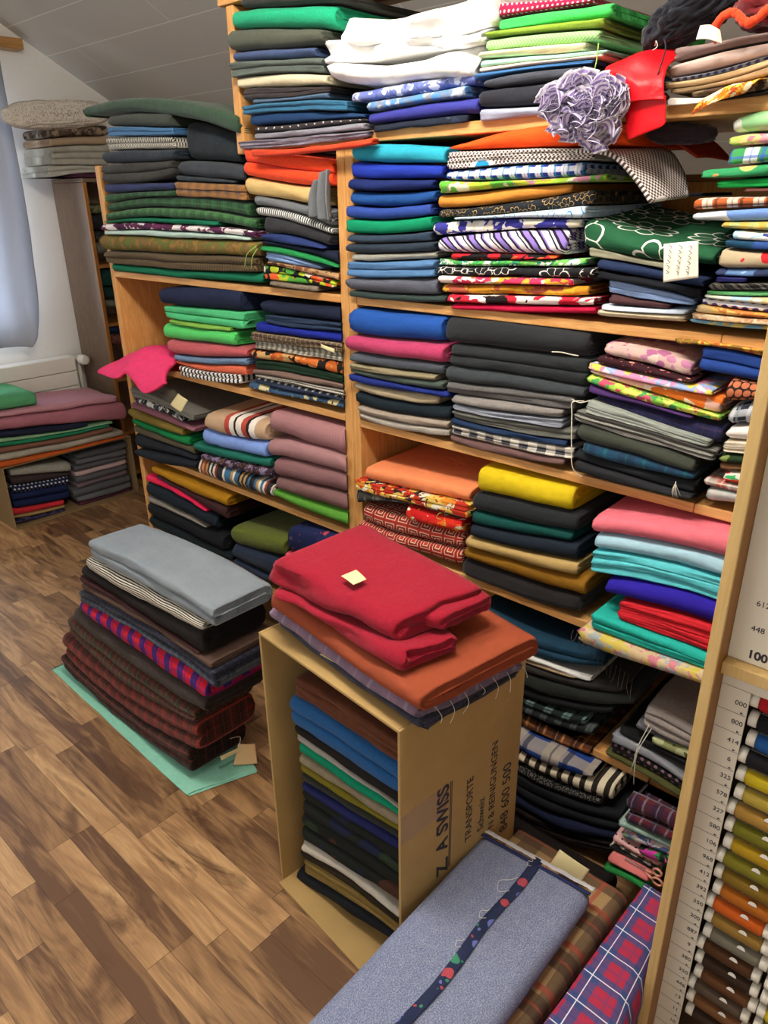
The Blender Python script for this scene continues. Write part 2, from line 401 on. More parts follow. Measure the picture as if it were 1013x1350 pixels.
# ------------------------------------------------------------------ the setting
def floor_mat():
    M=NM('walnut_laminate'); M.uv(); y=M.n('SeparateXYZ'); M.put(y.inputs[0],M.obj); X,Y=y.outputs[0],y.outputs[1]
    pw=.058; row=M.math('FLOOR',M.math('DIVIDE',Y,pw)); wn=M.n('TexWhiteNoise',noise_dimensions='1D'); M.put(wn.inputs['W'],row)
    xs=M.math('DIVIDE',M.math('ADD',X,M.math('MULTIPLY',wn.outputs['Value'],3.7)),.46); ci=M.math('FLOOR',xs)
    cv=M.n('CombineXYZ'); M.put(cv.inputs[0],row); M.put(cv.inputs[1],ci); w2=M.n('TexWhiteNoise',noise_dimensions='3D'); M.put(w2.inputs['Vector'],cv.outputs[0])
    sc=M.n('SeparateColor'); M.put(sc.inputs[0],w2.outputs['Color'])
    off=M.scalev(w2.outputs['Color'],40); mp=M.n('Mapping'); M.put(mp.inputs[0],M.addv(M.obj,off)); mp.inputs['Scale'].default_value=(1.5,7.5,8)
    n=M.noise(mp.outputs[0],1.3,3,.5,1.6).outputs['Fac']; ring=M.math('PINGPONG',M.math('MULTIPLY',n,3.4),.5); mpf=M.n('Mapping'); M.put(mpf.inputs[0],M.obj); mpf.inputs['Scale'].default_value=(6,120,1); fine=M.noise(mpf.outputs[0],2.2,3,.6).outputs['Fac']
    f=M.math('ADD',M.math('MULTIPLY',ring,.75),M.math('MULTIPLY',fine,.42))
    f=M.math('ADD',f,M.math('MULTIPLY',M.math('SUBTRACT',sc.outputs[0],.5),.62))
    col=M.ramp(f,[(.1,hexc('#6c4e37')),(.36,hexc('#97734f')),(.6,hexc('#b48c62')),(.9,hexc('#d2ac7c'))],'LINEAR')
    mp2=M.n('Mapping'); M.put(mp2.inputs[0],M.addv(M.obj,M.scalev(w2.outputs['Color'],17))); mp2.inputs['Scale'].default_value=(1.3,8,8)
    dk=M.noise(mp2.outputs[0],1.8,5,.65,.9).outputs['Fac']
    col=M.mix(M.ramp(dk,[(.53,(0,0,0,1)),(.68,(.8,.8,.8,1))],'LINEAR'),col,hexc('#4a3020'))
    fy=M.fr(Y,pw); fx=M.math('FRACT',xs); e=M.math('MAXIMUM',M.math('LESS_THAN',fy,.02),M.math('LESS_THAN',fx,.004)); col=M.mix(M.math('MULTIPLY',e,.6),col,hexc('#2c1c11'))
    M.put(M.b.inputs['Base Color'],col); M.b.inputs['Roughness'].default_value=.42; M.b.inputs['Specular IOR Level'].default_value=.4
    M.put(M.b.inputs['Normal'],M.bump(f,.05,.001)); return M.m
def ceil_mat():
    M=NM('grey_ceiling_panels'); M.uv(); y=M.n('SeparateXYZ'); M.put(y.inputs[0],M.obj); X,Y=y.outputs[0],y.outputs[1]
    fy=M.fr(M.math('SUBTRACT',Y,.662),.176); row=M.math('FLOOR',M.math('DIVIDE',M.math('SUBTRACT',Y,.662),.176))
    a=M.math('LESS_THAN',fy,.022); fx=M.math('FRACT',M.math('DIVIDE',M.math('MULTIPLY_ADD',row,.8,X),1.9)); b=M.math('LESS_THAN',fx,.0022)
    n=M.noise(M.obj,3,4).outputs['Fac']; col=M.mix(1,hexc('#c6c2ba'),M.ramp(n,[(.3,(.95,.95,.95,1)),(.7,(1,1,1,1))],'LINEAR'),'MULTIPLY')
    col=M.mix(M.math('MAXIMUM',a,b),col,hexc('#e4e2dc')); M.put(M.b.inputs['Base Color'],col); M.b.inputs['Roughness'].default_value=.55; return M.m
def plaster(name,c):
    M=NM(name); M.uv(); n=M.noise(M.obj,60,5,.6).outputs['Fac']; M.put(M.b.inputs['Base Color'],M.mix(1,hexc(c),M.ramp(n,[(.3,(.97,.97,.97,1)),(.7,(1,1,1,1))],'LINEAR'),'MULTIPLY'))
    M.put(M.b.inputs['Normal'],M.bump(n,.15,.002)); M.b.inputs['Roughness'].default_value=.9; return M.m
PINE=wood('pine_x','#c98d4e','#dfae70',axis='X'); PINEZ=wood('pine_z','#c68a4a','#dcaa6a',axis='Z'); PINEB=wood('pine_boards','#c7883f','#dba556',axis='Z')
WHITE=plaster('white_plaster','#e6e2da')
def struct(name,mb,mat): o=mb.build(name,mat); o['kind']='structure'; return o
struct('floor',MB().box(-4.25,1.6,-3.2,2.0,-.05,0,0),floor_mat())
CY0=.05; cz=lambda y:2.21-.568*(y-.559)
m=MB(); ys=[CY0,2.0]; 
m.add([(-4.25,CY0,cz(CY0)),(1.6,CY0,cz(CY0)),(1.6,2.0,cz(2.0)),(-4.25,2.0,cz(2.0)),(-4.25,CY0,cz(CY0)+.06),(1.6,CY0,cz(CY0)+.06),(1.6,2.0,cz(2.0)+.06),(-4.25,2.0,cz(2.0)+.06)],[(0,1,2,3),(7,6,5,4),(0,4,5,1),(2,6,7,3),(1,5,6,2),(0,3,7,4)],smooth=False)
CEIL=ceil_mat()
struct('ceiling',m,CEIL)
struct('ceiling.001',MB().box(-4.25,1.6,-3.2,CY0,cz(CY0),cz(CY0)+.06,0),CEIL)
# gable wall with a window opening behind the curtain
WY0,WY1,WZ0,WZ1=-1.15,.28,.85,2.05
m=MB(); m.box(-4.25,-4.1,WY1,2.0,0,2.6,0); m.box(-4.25,-4.1,-3.2,WY0,0,2.6,0); m.box(-4.25,-4.1,WY0,WY1,0,WZ0,0); m.box(-4.25,-4.1,WY0,WY1,WZ1,2.6,0)
struct('wall_left',m,WHITE)
m=MB(); t=.05
m.box(-4.2,-4.13,WY0,WY1,WZ0,WZ0+t); m.box(-4.2,-4.13,WY0,WY1,WZ1-t,WZ1); m.box(-4.2,-4.13,WY0,WY0+t,WZ0,WZ1); m.box(-4.2,-4.13,WY1-t,WY1,WZ0,WZ1); m.box(-4.2,-4.13,(WY0+WY1)/2-t/2,(WY0+WY1)/2+t/2,WZ0,WZ1)
struct('window_1',m,plain('window_paint','#e8e6e0',.4))
struct('wall_back',MB().box(-4.25,1.6,1.9,2.0,0,1.5,0),WHITE)
struct('wall_right',MB().box(1.5,1.6,-3.2,2.0,0,2.6,0),WHITE)
struct('trim_1',MB().box(-4.1,-4.02,-.2,.52,2.155,2.2),wood('rail_wood','#9a6c3c','#b88a54',axis='Y'))
# ------------------------------------------------------------------ shelving
def shelf_unit(name,x0,x1,label,zs,seams=()):
    r=empty(name,((x0+x1)/2,.21,0),label,'shelving unit'); D=.42
    def p(n,mb,mat): return child(r,n,mb,mat)
    p('side_panel',MB().box(x0,x0+.027,0,D,0,1.6,.003),PINEZ); p('side_panel',MB().box(x1-.027,x1,0,D,0,1.6,.003),PINEZ)
    for z in zs:
        xs=[x0+.0275]+list(seams)+[x1-.0275]
        for a,b in zip(xs,xs[1:]): p('shelf',MB().box(a+.0004,b-.0004,0,D-.012,z-.02,z,.002),PINE)
    p('back_panel',MB().box(x0+.027,x1-.027,D-.011,D,.0,1.515,.001),PINEB); p('top_rail',MB().box(x0+.027,x1-.027,D-.016,D,1.515,1.53,.001),wood('rail_'+name,'#8a5a2c','#a0703c'))
    return r
shelf_unit('shelving_unit',-2.543,-1.363,'pine shelving unit on the left with four shelves and a bare left post',(1.268,.958,.612,.283))
shelf_unit('shelving_unit',-1.3615,-.08,'pine shelving unit on the right, from the middle post to the wooden cabinet',(1.268,.952,.612,.283),seams=(-.447,))
r=empty('top_shelf',(-.9,.2,1.6),'pine board across the top of the shelving with its own left post','shelf')
child(r,'shelf_board',MB().box(-1.735,-.05,0,.42,1.609,1.632,.002),PINE)
child(r,'post',MB().box(-1.765,-1.736,0,.42,1.603,1.935,.003),PINEZ)
child(r,'upper_board',MB().box(-1.79,-.05,-.005,.3,1.937,1.96,.002),PINE)
# ------------------------------------------------------------------ folded cloths
_F=F
def F(*a,**k): return Fx(*a,**k)
def Fx(*a,**k):
    o=_F(*a,**k)
    if not k.get('part'): FAB[a[7]]=o
    return o
F('A',-0.018,-2.6194,-1.7424,(1.763,1.772,1.692),(1.738,1.732,1.647),'v #2b4532','dark green corduroy draped as a cover in the tall green pile',0,nf=1,depth=0.4,free=1,rag=0.006,sh=1.268,cl=[-2.508,-1.392])
F('A',-0.018,-2.3875,-2.0428,(1.737,1.733,1.722),(1.707,1.697,1.686),'f #3b4038','dark olive wool in the tall green pile',0,depth=0.36,sh=1.268,cl=[-2.508,-1.392])
F('A',-0.018,-2.3969,-2.03,(1.707,1.696,1.684),(1.678,1.671,1.664),'f #3f6d98','denim blue cloth in the tall green pile',0,nf=2,depth=0.36,sh=1.268,cl=[-2.508,-1.392])
F('A',-0.018,-2.4168,-2.0438,(1.679,1.671,1.663),(1.64,1.636,1.63),'hb #d9d4c6 #16161a .016','black and white herringbone tweed in the tall green pile',0,nf=2,depth=0.36,sh=1.268,cl=[-2.508,-1.392])
F('A',-0.018,-2.4471,-2.0371,(1.64,1.636,1.629),(1.604,1.601,1.602),'f #222c37','blue-black wool in the tall green pile',0,depth=0.36,sh=1.268,cl=[-2.508,-1.392])
F('A',-0.018,-2.4713,-2.055,(1.604,1.601,1.602),(1.55,1.545,1.563),'f #33312d','charcoal brown wool in the tall green pile',0,nf=2,depth=0.36,sh=1.268,cl=[-2.508,-1.392])
F('A',-0.018,-2.4767,-2.0687,(1.549,1.544,1.543),(1.515,1.519,1.522),'f #25305f','navy blue cloth in the tall green pile',0,depth=0.36,sh=1.268,cl=[-2.508,-1.392])
F('A',-0.018,-2.4759,-2.0646,(1.514,1.518,1.522),(1.487,1.501,1.503),'tt #2c5a34 #16301d #4b7a45 .05','green tartan under the navy cloth in the tall green pile',0,depth=0.36,sh=1.268,cl=[-2.508,-1.392])
F('A',-0.018,-2.4818,-1.7254,(1.486,1.503,1.482),(1.459,1.474,1.447),'tt #265030 #132818 #3f6d3d .05','long green tartan with faint dark checks in the tall green pile',0,depth=0.36,sh=1.268,cl=[-2.508,-1.392])
F('A',-0.018,-2.4986,-1.7005,(1.456,1.473,1.442),(1.433,1.444,1.416),'tt #3a6d3f #1b3a22 #577f45 .045','brighter green tartan in the tall green pile',0,depth=0.36,sh=1.268,cl=[-2.508,-1.392])
F('A',-0.018,-2.5034,-1.8632,(1.431,1.443,1.436),(1.425,1.429,1.422),'p #0f6a4c','thin teal green cloth in the tall green pile',0,depth=0.36,sh=1.268,cl=[-2.508,-1.392])
F('A',-0.018,-2.5361,-1.6932,(1.423,1.428,1.412),(1.399,1.408,1.395),'bl .05 #e9dfdf #6b2f55 #5a274a #e9dfdf #4b2242','white and purple print in the tall green pile',0,depth=0.36,sh=1.268,cl=[-2.508,-1.392])
F('A',-0.018,-2.5111,-1.7168,(1.399,1.407,1.395),(1.389,1.388,1.387),'p #b6cfc5','thin pale mint cloth in the tall green pile',0,depth=0.36,sh=1.268,cl=[-2.508,-1.392])
F('A',-0.03,-2.5494,-1.6852,(1.389,1.387,1.386),(1.337,1.341,1.347),'bl .03 #6e6030 #8a6a35 #5d6a30 #7b5c38 #6a5a30','thick olive and orange heather tweed in the tall green pile',0,depth=0.36,sh=1.268,cl=[-2.508,-1.392])
F('A',-0.018,-2.5286,-1.6976,(1.336,1.341,1.346),(1.296,1.295,1.305),'hb #6b5634 #3b2f1d .02','brown rough herringbone tweed in the tall green pile',0,nf=2,depth=0.36,sh=1.268,cl=[-2.508,-1.392])
F('A',-0.018,-2.5099,-1.6877,(1.295,1.294,1.305),(1.27,1.27,1.276),'p #0d6b4b','emerald green cloth, lowest in the tall green pile',0,depth=0.36,sh=1.268,cl=[-2.508,-1.392])
F('A',0.012,-2.0201,-1.7739,(1.702,1.674,1.643),(1.599,1.592,1.58),'f #182229','big blue-black block added for the dark right ends of the tall green pile',0,depth=0.3,sh=1.268,cl=[-2.508,-1.392])  # dark block added to stand in for the pile's dark right ends
F('A',-0.018,-2.0256,-1.7257,(1.599,1.589,1.572),(1.561,1.547,1.537),'f #30353d','charcoal wool block beside the tall green pile',0,depth=0.3,sh=1.268,cl=[-2.508,-1.392])
F('A',-0.018,-2.05,-1.7686,(1.562,1.55,1.537),(1.545,1.538,1.531),'f #253038','dark teal grey wool beside the tall green pile',0,depth=0.3,sh=1.268,cl=[-2.508,-1.392])
F('A',-0.018,-2.0596,-1.7241,(1.545,1.536,1.528),(1.503,1.496,1.488),'tt #5d4a42 #a5702c #4d4352 .045','brown and orange checked tweed beside the tall green pile',0,nf=2,depth=0.3,sh=1.268,cl=[-2.508,-1.392])
F('A',-0.018,-1.7191,-1.3865,(1.617,1.597,1.575),(1.55,1.527,1.518),'f #ee4718','orange-red felt folded double in the pile left of the middle post',1,nf=2,depth=0.3,sh=1.268,top=1.606,cl=[-2.508,-1.392])
F('A',-0.018,-1.7204,-1.437,(1.549,1.529,1.518),(1.502,1.49,1.472),'p #cfb074','thick cream cloth below the orange felt in the pile left of the middle post',1,depth=0.3,sh=1.268,top=1.606,cl=[-2.508,-1.392])
F('A',-0.018,-1.6912,-1.4018,(1.502,1.485,1.465),(1.475,1.463,1.427),'s #6d7175','grey satin with one end turned up in the pile left of the middle post',1,depth=0.3,sh=1.268,top=1.606,cl=[-2.508,-1.392])
F('A',-0.018,-1.6882,-1.4032,(1.474,1.462,1.425),(1.451,1.437,1.408),'st #d8d8d4 #2a2c30 .008','narrow black and white ribbed cloth in the pile left of the middle post',1,depth=0.3,sh=1.268,top=1.606,cl=[-2.508,-1.392])
F('A',-0.018,-1.6563,-1.409,(1.45,1.435,1.407),(1.409,1.404,1.381),'f #25262a','thick black wool in the pile left of the middle post',1,depth=0.3,sh=1.268,top=1.606,cl=[-2.508,-1.392])
F('A',-0.018,-1.6679,-1.4237,(1.407,1.405,1.38),(1.388,1.381,1.374),'p #27376b','royal blue cloth edge in the pile left of the middle post',1,depth=0.3,sh=1.268,top=1.606,cl=[-2.508,-1.392])
F('A',-0.018,-1.6773,-1.3707,(1.388,1.379,1.369),(1.377,1.367,1.339),'p #161d33','midnight navy cloth in the pile left of the middle post',1,depth=0.3,sh=1.268,top=1.606,cl=[-2.508,-1.392])
F('A',-0.018,-1.6802,-1.3787,(1.376,1.367,1.338),(1.362,1.35,1.332),'p #23894a','grass green cloth in the pile left of the middle post',1,depth=0.3,sh=1.268,top=1.606,cl=[-2.508,-1.392])
F('A',-0.018,-1.6645,-1.4451,(1.361,1.353,1.331),(1.337,1.331,1.325),'f #7f9cc9','light blue denim folded double in the pile left of the middle post',1,nf=2,depth=0.3,sh=1.268,top=1.606,cl=[-2.508,-1.392])
F('A',-0.018,-1.6613,-1.3788,(1.336,1.329,1.32),(1.327,1.317,1.3),'fl #b08a62 .03 .5 #3a2820 #4b3327 #7a4a35','tan cloth with dark flowers in the pile left of the middle post',1,depth=0.3,sh=1.268,top=1.606,cl=[-2.508,-1.392])
F('A',-0.018,-1.6827,-1.3965,(1.326,1.319,1.299),(1.286,1.287,1.282),'fl #1d1a18 .04 .75 #a9b92c #d9582c #e6ddc8 #4c9a3a','black, lime and coral flower print in the pile left of the middle post',1,nf=2,depth=0.3,sh=1.268,top=1.606,cl=[-2.508,-1.392])
F('A',-0.018,-1.6572,-1.4579,(1.286,1.286,1.282),(1.272,1.27,1.27),'ml #8d7d6a #5f5244 .02','grey-beige cloth, lowest in the pile left of the middle post',1,depth=0.3,sh=1.268,top=1.606,cl=[-2.508,-1.392])
F('A',-0.018,-1.6841,-1.336,(1.95,1.925,1.898),(1.917,1.899,1.881),'f #2b2c26','black-green wool, topmost in the leftmost pile on the top board',2,depth=0.32,sh=1.634,top=1.934,cl=[-1.734,-0.05])
F('A',-0.018,-1.7287,-1.3672,(1.92,1.903,1.881),(1.881,1.86,1.835),'f #12a274','emerald green felt in the leftmost pile on the top board',2,nf=1,layers=7,depth=0.34,sh=1.634,top=1.934,cl=[-1.734,-0.05])
F('A',-0.028,-1.7431,-1.4009,(1.882,1.863,1.839),(1.834,1.821,1.811),'f #4c5044','thick olive grey wool in the leftmost pile on the top board',2,depth=0.32,sh=1.634,top=1.934,cl=[-1.734,-0.05])
F('A',-0.018,-1.7354,-1.4333,(1.833,1.822,1.808),(1.811,1.8,1.788),'f #3f5078','slate blue wool in the leftmost pile on the top board',2,depth=0.32,sh=1.634,top=1.934,cl=[-1.734,-0.05])
F('A',-0.018,-1.742,-1.4004,(1.811,1.798,1.784),(1.774,1.77,1.752),'f #566059','grey-green cloth folded double in the leftmost pile on the top board',2,nf=2,depth=0.32,sh=1.634,top=1.934,cl=[-1.734,-0.05])
F('A',-0.018,-1.7284,-1.3999,(1.774,1.769,1.751),(1.752,1.741,1.73),'p #dccfae','cream cloth in the leftmost pile on the top board',2,layers=6,depth=0.32,sh=1.634,top=1.934,cl=[-1.734,-0.05])
F('A',-0.018,-1.708,-1.3893,(1.751,1.739,1.725),(1.721,1.716,1.715),'ml #2b2a2f #3a2d2a .05','black and brown wool in the leftmost pile on the top board',2,nf=2,depth=0.32,sh=1.634,top=1.934,cl=[-1.734,-0.05])
F('A',-0.018,-1.6683,-1.3939,(1.721,1.715,1.714),(1.711,1.708,1.702),'f #4a6078','slate cloth, ragged edge in the leftmost pile on the top board',2,depth=0.32,sh=1.634,top=1.934,cl=[-1.734,-0.05])
F('A',-0.018,-1.7068,-1.3297,(1.711,1.707,1.696),(1.689,1.685,1.672),'f #2b6486','petrol blue wool folded double in the leftmost pile on the top board',2,nf=2,depth=0.32,sh=1.634,top=1.934,cl=[-1.734,-0.05])
F('A',-0.018,-1.6858,-1.2817,(1.689,1.683,1.665),(1.662,1.66,1.657),'p #1c3a63','navy cloth in the leftmost pile on the top board',2,depth=0.32,sh=1.634,top=1.934,cl=[-1.734,-0.05])
F('A',-0.018,-1.6707,-1.2743,(1.661,1.659,1.656),(1.646,1.644,1.65),'do #3a3538 #d8d2c8 .03 .08','charcoal cloth with white flecks in the leftmost pile on the top board',2,depth=0.32,sh=1.634,top=1.934,cl=[-1.734,-0.05])
F('A',-0.018,-1.6666,-1.2738,(1.646,1.644,1.649),(1.631,1.63,1.633),'f #84848f','mid grey cloth in the leftmost pile on the top board',2,depth=0.32,sh=1.634,top=1.934,cl=[-1.734,-0.05])
F('A',-0.018,-1.731,-1.2645,(1.632,1.629,1.633),(1.612,1.609,1.618),'ml #8c8796 #5d5664 .06','lilac-grey thin layers in the leftmost pile on the top board',2,nf=3,rag=0.004,depth=0.32,sh=1.634,top=1.934,cl=[-1.734,-0.05])
F('A',-0.05,-1.6458,-1.2257,(1.609,1.604,1.614),(1.589,1.59,1.6),'f #d8401c','rust red cloth hanging flat over the front of the top board',3,depth=0.03)
F('A',-0.018,-1.3247,-0.9835,(1.711,1.715,1.714),(1.69,1.691,1.696),'bl .04 #6a76b5 #8490c8 #6a76b5 #5a66a8 #d4d8ea','lavender blue print under the white bundle on the top board',4,depth=0.3,sh=1.634)
F('A',-0.018,-1.2643,-1.001,(1.689,1.69,1.696),(1.668,1.672,1.674),'bl .025 #4f86c4 #6e7f9c #a8b2c4 #4f86c4 #7a8496','blue and grey brocade under the white bundle on the top board',4,depth=0.3,sh=1.634)
F('A',-0.018,-1.2688,-0.9728,(1.667,1.672,1.673),(1.644,1.645,1.645),'fl #3a3c92 .085 .42 #7fa64e #7fa64e #3a3c92','violet cloth with green leaves under the white bundle on the top board',4,depth=0.3,sh=1.634)
F('A',-0.018,-1.2587,-0.9992,(1.643,1.645,1.645),(1.622,1.625,1.628),'fl #1e2534 .06 .38 #b3a37c #2a3348 #1e2534 #3f4a56','midnight cloth with beige flowers under the white bundle on the top board',4,depth=0.3,sh=1.634)
F('A',-0.018,-1.3339,-0.939,(1.85,1.82,1.851),(1.805,1.783,1.795),'p #f4f3f0','thick white cloth bundle lying loose on the top board',3,nf=1,wob=0.03,rise=0.02,rag=0.006,layers=3,rmax=0.06,depth=0.32,sh=1.634)
F('A',-0.018,-1.3949,-0.9629,(1.818,1.784,1.794),(1.771,1.756,1.763),'p #f4f3f0','fold on the top board',3,nf=1,wob=0.034,part='fold',rag=0.006,rmax=0.06,depth=0.28,sh=1.634)
F('A',-0.018,-1.3629,-0.9753,(1.77,1.756,1.763),(1.729,1.714,1.71),'p #f4f3f0','fold on the top board',3,nf=1,wob=0.03,part='fold',rag=0.006,rmax=0.06,depth=0.26,sh=1.634)
F('A',-0.018,-0.9335,-0.743,(1.821,1.812,1.806),(1.797,1.794,1.792),'do #a01c44 #e8c8cc .010 .22','crimson print with white specks in the lime green pile on the top board',5,depth=0.34,sh=1.634)
F('A',-0.018,-0.934,-0.7068,(1.796,1.793,1.791),(1.776,1.773,1.768),'f #3fc85a','bright green felt in the lime green pile on the top board',5,layers=8,depth=0.42,sh=1.634)
F('A',-0.018,-0.9574,-0.7145,(1.777,1.773,1.768),(1.767,1.761,1.752),'f #7d9b2c','olive green cloth in the lime green pile on the top board',5,layers=6,depth=0.42,sh=1.634)
F('A',-0.018,-0.9579,-0.7217,(1.767,1.761,1.752),(1.747,1.741,1.736),'hb #a8d894 #86bb75 .012','pale green textured cloth in the lime green pile on the top board',5,depth=0.34,sh=1.634)
F('A',-0.018,-0.9693,-0.7458,(1.747,1.741,1.735),(1.735,1.728,1.722),'p #e0e2b4','pale cream-yellow cloth in the lime green pile on the top board',5,depth=0.34,sh=1.634)
F('A',-0.018,-0.9698,-0.7052,(1.734,1.726,1.72),(1.72,1.718,1.714),'p #a5dccb','pale mint cloth in the lime green pile on the top board',5,depth=0.34,sh=1.634)
F('A',-0.018,-0.9703,-0.7101,(1.72,1.717,1.714),(1.712,1.711,1.708),'p #f0cdb8','pale peach cloth in the lime green pile on the top board',5,depth=0.34,sh=1.634)
F('A',-0.018,-0.9785,-0.7257,(1.711,1.71,1.707),(1.7,1.704,1.701),'p #3a6a9e','steel blue cloth edge in the lime green pile on the top board',5,depth=0.34,sh=1.634)
F('A',-0.018,-0.9558,-0.7315,(1.699,1.703,1.701),(1.685,1.684,1.684),'f #474a54','graphite wool in the lime green pile on the top board',5,depth=0.34,sh=1.634)
F('A',-0.018,-0.9673,-0.728,(1.684,1.683,1.684),(1.653,1.648,1.647),'f #23242e','thick black wool in the lime green pile on the top board',5,depth=0.34,sh=1.634)
F('A',-0.018,-0.9678,-0.8046,(1.653,1.648,1.647),(1.627,1.627,1.627),'p #9ea3b8','pale lavender grey cloth in the lime green pile on the top board',5,depth=0.34,sh=1.634)
F('A',-0.018,-0.589,-0.4324,(1.71,1.711,1.713),(1.688,1.697,1.702),'p #7d6a66','taupe cloth in the rightmost heap on the top board',6,depth=0.33,sh=1.634)
F('A',-0.018,-0.5938,-0.4295,(1.685,1.696,1.702),(1.667,1.672,1.683),'s #b79e94','pale rose satin in the rightmost heap on the top board',6,depth=0.33,sh=1.634)
F('A',-0.018,-0.5909,-0.4432,(1.666,1.67,1.683),(1.66,1.664,1.677),'do #8a8890 #35406a .012 .3','grey trim with blue beads in the rightmost heap on the top board',6,depth=0.33,sh=1.634)
F('A',-0.018,-0.5974,-0.4265,(1.66,1.664,1.68),(1.651,1.654,1.67),'p #b89c74','beige cloth in the rightmost heap on the top board',6,depth=0.33,sh=1.634)
F('A',-0.018,-0.5866,-0.4243,(1.65,1.654,1.67),(1.643,1.647,1.657),'p #a58a66','tan cloth in the rightmost heap on the top board',6,depth=0.33,sh=1.634)
F('A',-0.018,-0.5494,-0.4217,(1.643,1.649,1.657),(1.635,1.634,1.638),'bl .04 #5b4a38 #3a2e22 #7d6a50 #4a3a2c','brown crumpled print in the rightmost heap on the top board',6,rag=0.004,depth=0.33,sh=1.634)
F('A',-0.018,-0.5915,-0.4189,(1.639,1.633,1.638),(1.625,1.626,1.631),'st #e4ddd4 #2b2524 .3','dark cloth with a white edge in the rightmost heap on the top board',6,depth=0.33,sh=1.634)
F('A',-0.018,-1.3147,-1.0482,(1.609,1.601,1.588),(1.571,1.563,1.557),'p #2a9fb8','turquoise cloth in the blue pile right of the middle post',7,depth=0.34,sh=1.268,top=1.606,cl=[-1.332,-0.11])
F('A',-0.018,-1.3288,-1.0585,(1.572,1.563,1.556),(1.537,1.531,1.529),'p #2038a8','royal blue cloth in the blue pile right of the middle post',7,depth=0.34,sh=1.268,top=1.606,cl=[-1.332,-0.11])
F('A',-0.018,-1.3332,-1.0789,(1.537,1.531,1.528),(1.51,1.506,1.509),'p #17265f','navy cloth below royal blue in the blue pile right of the middle post',7,depth=0.34,sh=1.268,top=1.606,cl=[-1.332,-0.11])
F('A',-0.018,-1.3335,-1.0784,(1.51,1.505,1.508),(1.48,1.475,1.484),'p #1b4a8c','cobalt cloth in the blue pile right of the middle post',7,depth=0.34,sh=1.268,top=1.606,cl=[-1.332,-0.11])
F('A',-0.018,-1.346,-1.0892,(1.48,1.474,1.482),(1.449,1.448,1.457),'p #2c4796','dusty royal blue cloth in the blue pile right of the middle post',7,depth=0.34,sh=1.268,top=1.606,cl=[-1.332,-0.11])
F('A',-0.018,-1.3558,-1.0878,(1.449,1.448,1.457),(1.415,1.417,1.426),'p #058a60','emerald cloth in the blue pile right of the middle post',7,depth=0.34,sh=1.268,top=1.606,cl=[-1.332,-0.11])
F('A',-0.018,-1.348,-1.0887,(1.414,1.416,1.425),(1.394,1.398,1.404),'f #26384c','dark slate navy cloth in the blue pile right of the middle post',7,depth=0.34,sh=1.268,top=1.606,cl=[-1.332,-0.11])
F('A',-0.018,-1.3532,-1.0746,(1.393,1.398,1.404),(1.37,1.376,1.384),'f #22303f','blackish navy cloth in the blue pile right of the middle post',7,depth=0.34,sh=1.268,top=1.606,cl=[-1.332,-0.11])
F('A',-0.018,-1.3399,-1.0741,(1.369,1.376,1.384),(1.353,1.359,1.369),'f #96958a','beige grey cloth in the blue pile right of the middle post',7,depth=0.34,sh=1.268,top=1.606,cl=[-1.332,-0.11])
F('A',-0.018,-1.3473,-1.0736,(1.352,1.358,1.368),(1.316,1.321,1.329),'p #5077a3','steel blue cloth folded double in the blue pile right of the middle post',7,nf=2,depth=0.34,sh=1.268,top=1.606,cl=[-1.332,-0.11])
F('A',-0.018,-1.3647,-1.0683,(1.315,1.32,1.328),(1.285,1.286,1.291),'f #585b68','mid grey cloth in the blue pile right of the middle post',7,depth=0.34,sh=1.268,top=1.606,cl=[-1.332,-0.11])
F('A',-0.018,-1.3543,-1.0447,(1.285,1.285,1.292),(1.268,1.269,1.276),'f #2a3a36','dark green-grey cloth in the blue pile right of the middle post',7,depth=0.34,sh=1.268,top=1.606,cl=[-1.332,-0.11])
F('A',-0.018,-1.0332,-0.6589,(1.589,1.615,1.608),(1.58,1.577,1.573),'p #fb5518','orange cloth heaped on top in the patterned pile beside the blue pile',8,rag=0.006,rise=0.015,depth=0.34,sh=1.268,top=1.606,cl=[-1.332,-0.11])
F('A',-0.018,-1.0432,-0.7129,(1.579,1.577,1.572),(1.545,1.55,1.551),'pb #efe9e4 #57433c #1f86b8 .0075','black and white dotted print with blue flowers in the patterned pile beside the blue pile',8,nf=3,depth=0.34,sh=1.268,top=1.606,cl=[-1.332,-0.11])
F('A',-0.018,-1.0429,-0.7278,(1.544,1.549,1.55),(1.526,1.522,1.526),'pl #27348c #eef0f6 #1f86c0 .028','blue and white plaid in the patterned pile beside the blue pile',8,depth=0.34,sh=1.268,top=1.606,cl=[-1.332,-0.11])
F('A',-0.018,-1.0613,-0.6823,(1.526,1.521,1.528),(1.498,1.51,1.516),'bl .05 #5fae3c #a7cf3e #b9c23c #c98aa0 #5fae3c #e2e6c0','green and yellow flower print in the patterned pile beside the blue pile',8,depth=0.34,sh=1.268,top=1.606,cl=[-1.332,-0.11])
F('A',-0.018,-1.0729,-0.7558,(1.497,1.507,1.515),(1.47,1.479,1.498),'p #cf8836','ochre orange cloth in the patterned pile beside the blue pile',8,depth=0.34,sh=1.268,top=1.606,cl=[-1.332,-0.11])
F('A',-0.018,-1.0651,-0.7069,(1.469,1.482,1.505),(1.452,1.461,1.478),'li #1d2228 #b3925a .035','black cloth with tan flower outlines in the patterned pile beside the blue pile',8,depth=0.34,sh=1.268,top=1.606,cl=[-1.332,-0.11])
F('A',-0.018,-1.0193,-0.7161,(1.454,1.462,1.478),(1.448,1.453,1.454),'li #cfe3f2 #4f8fc4 .05','pale blue cloth with flowers in the patterned pile beside the blue pile',8,depth=0.34,sh=1.268,top=1.606,cl=[-1.332,-0.11])
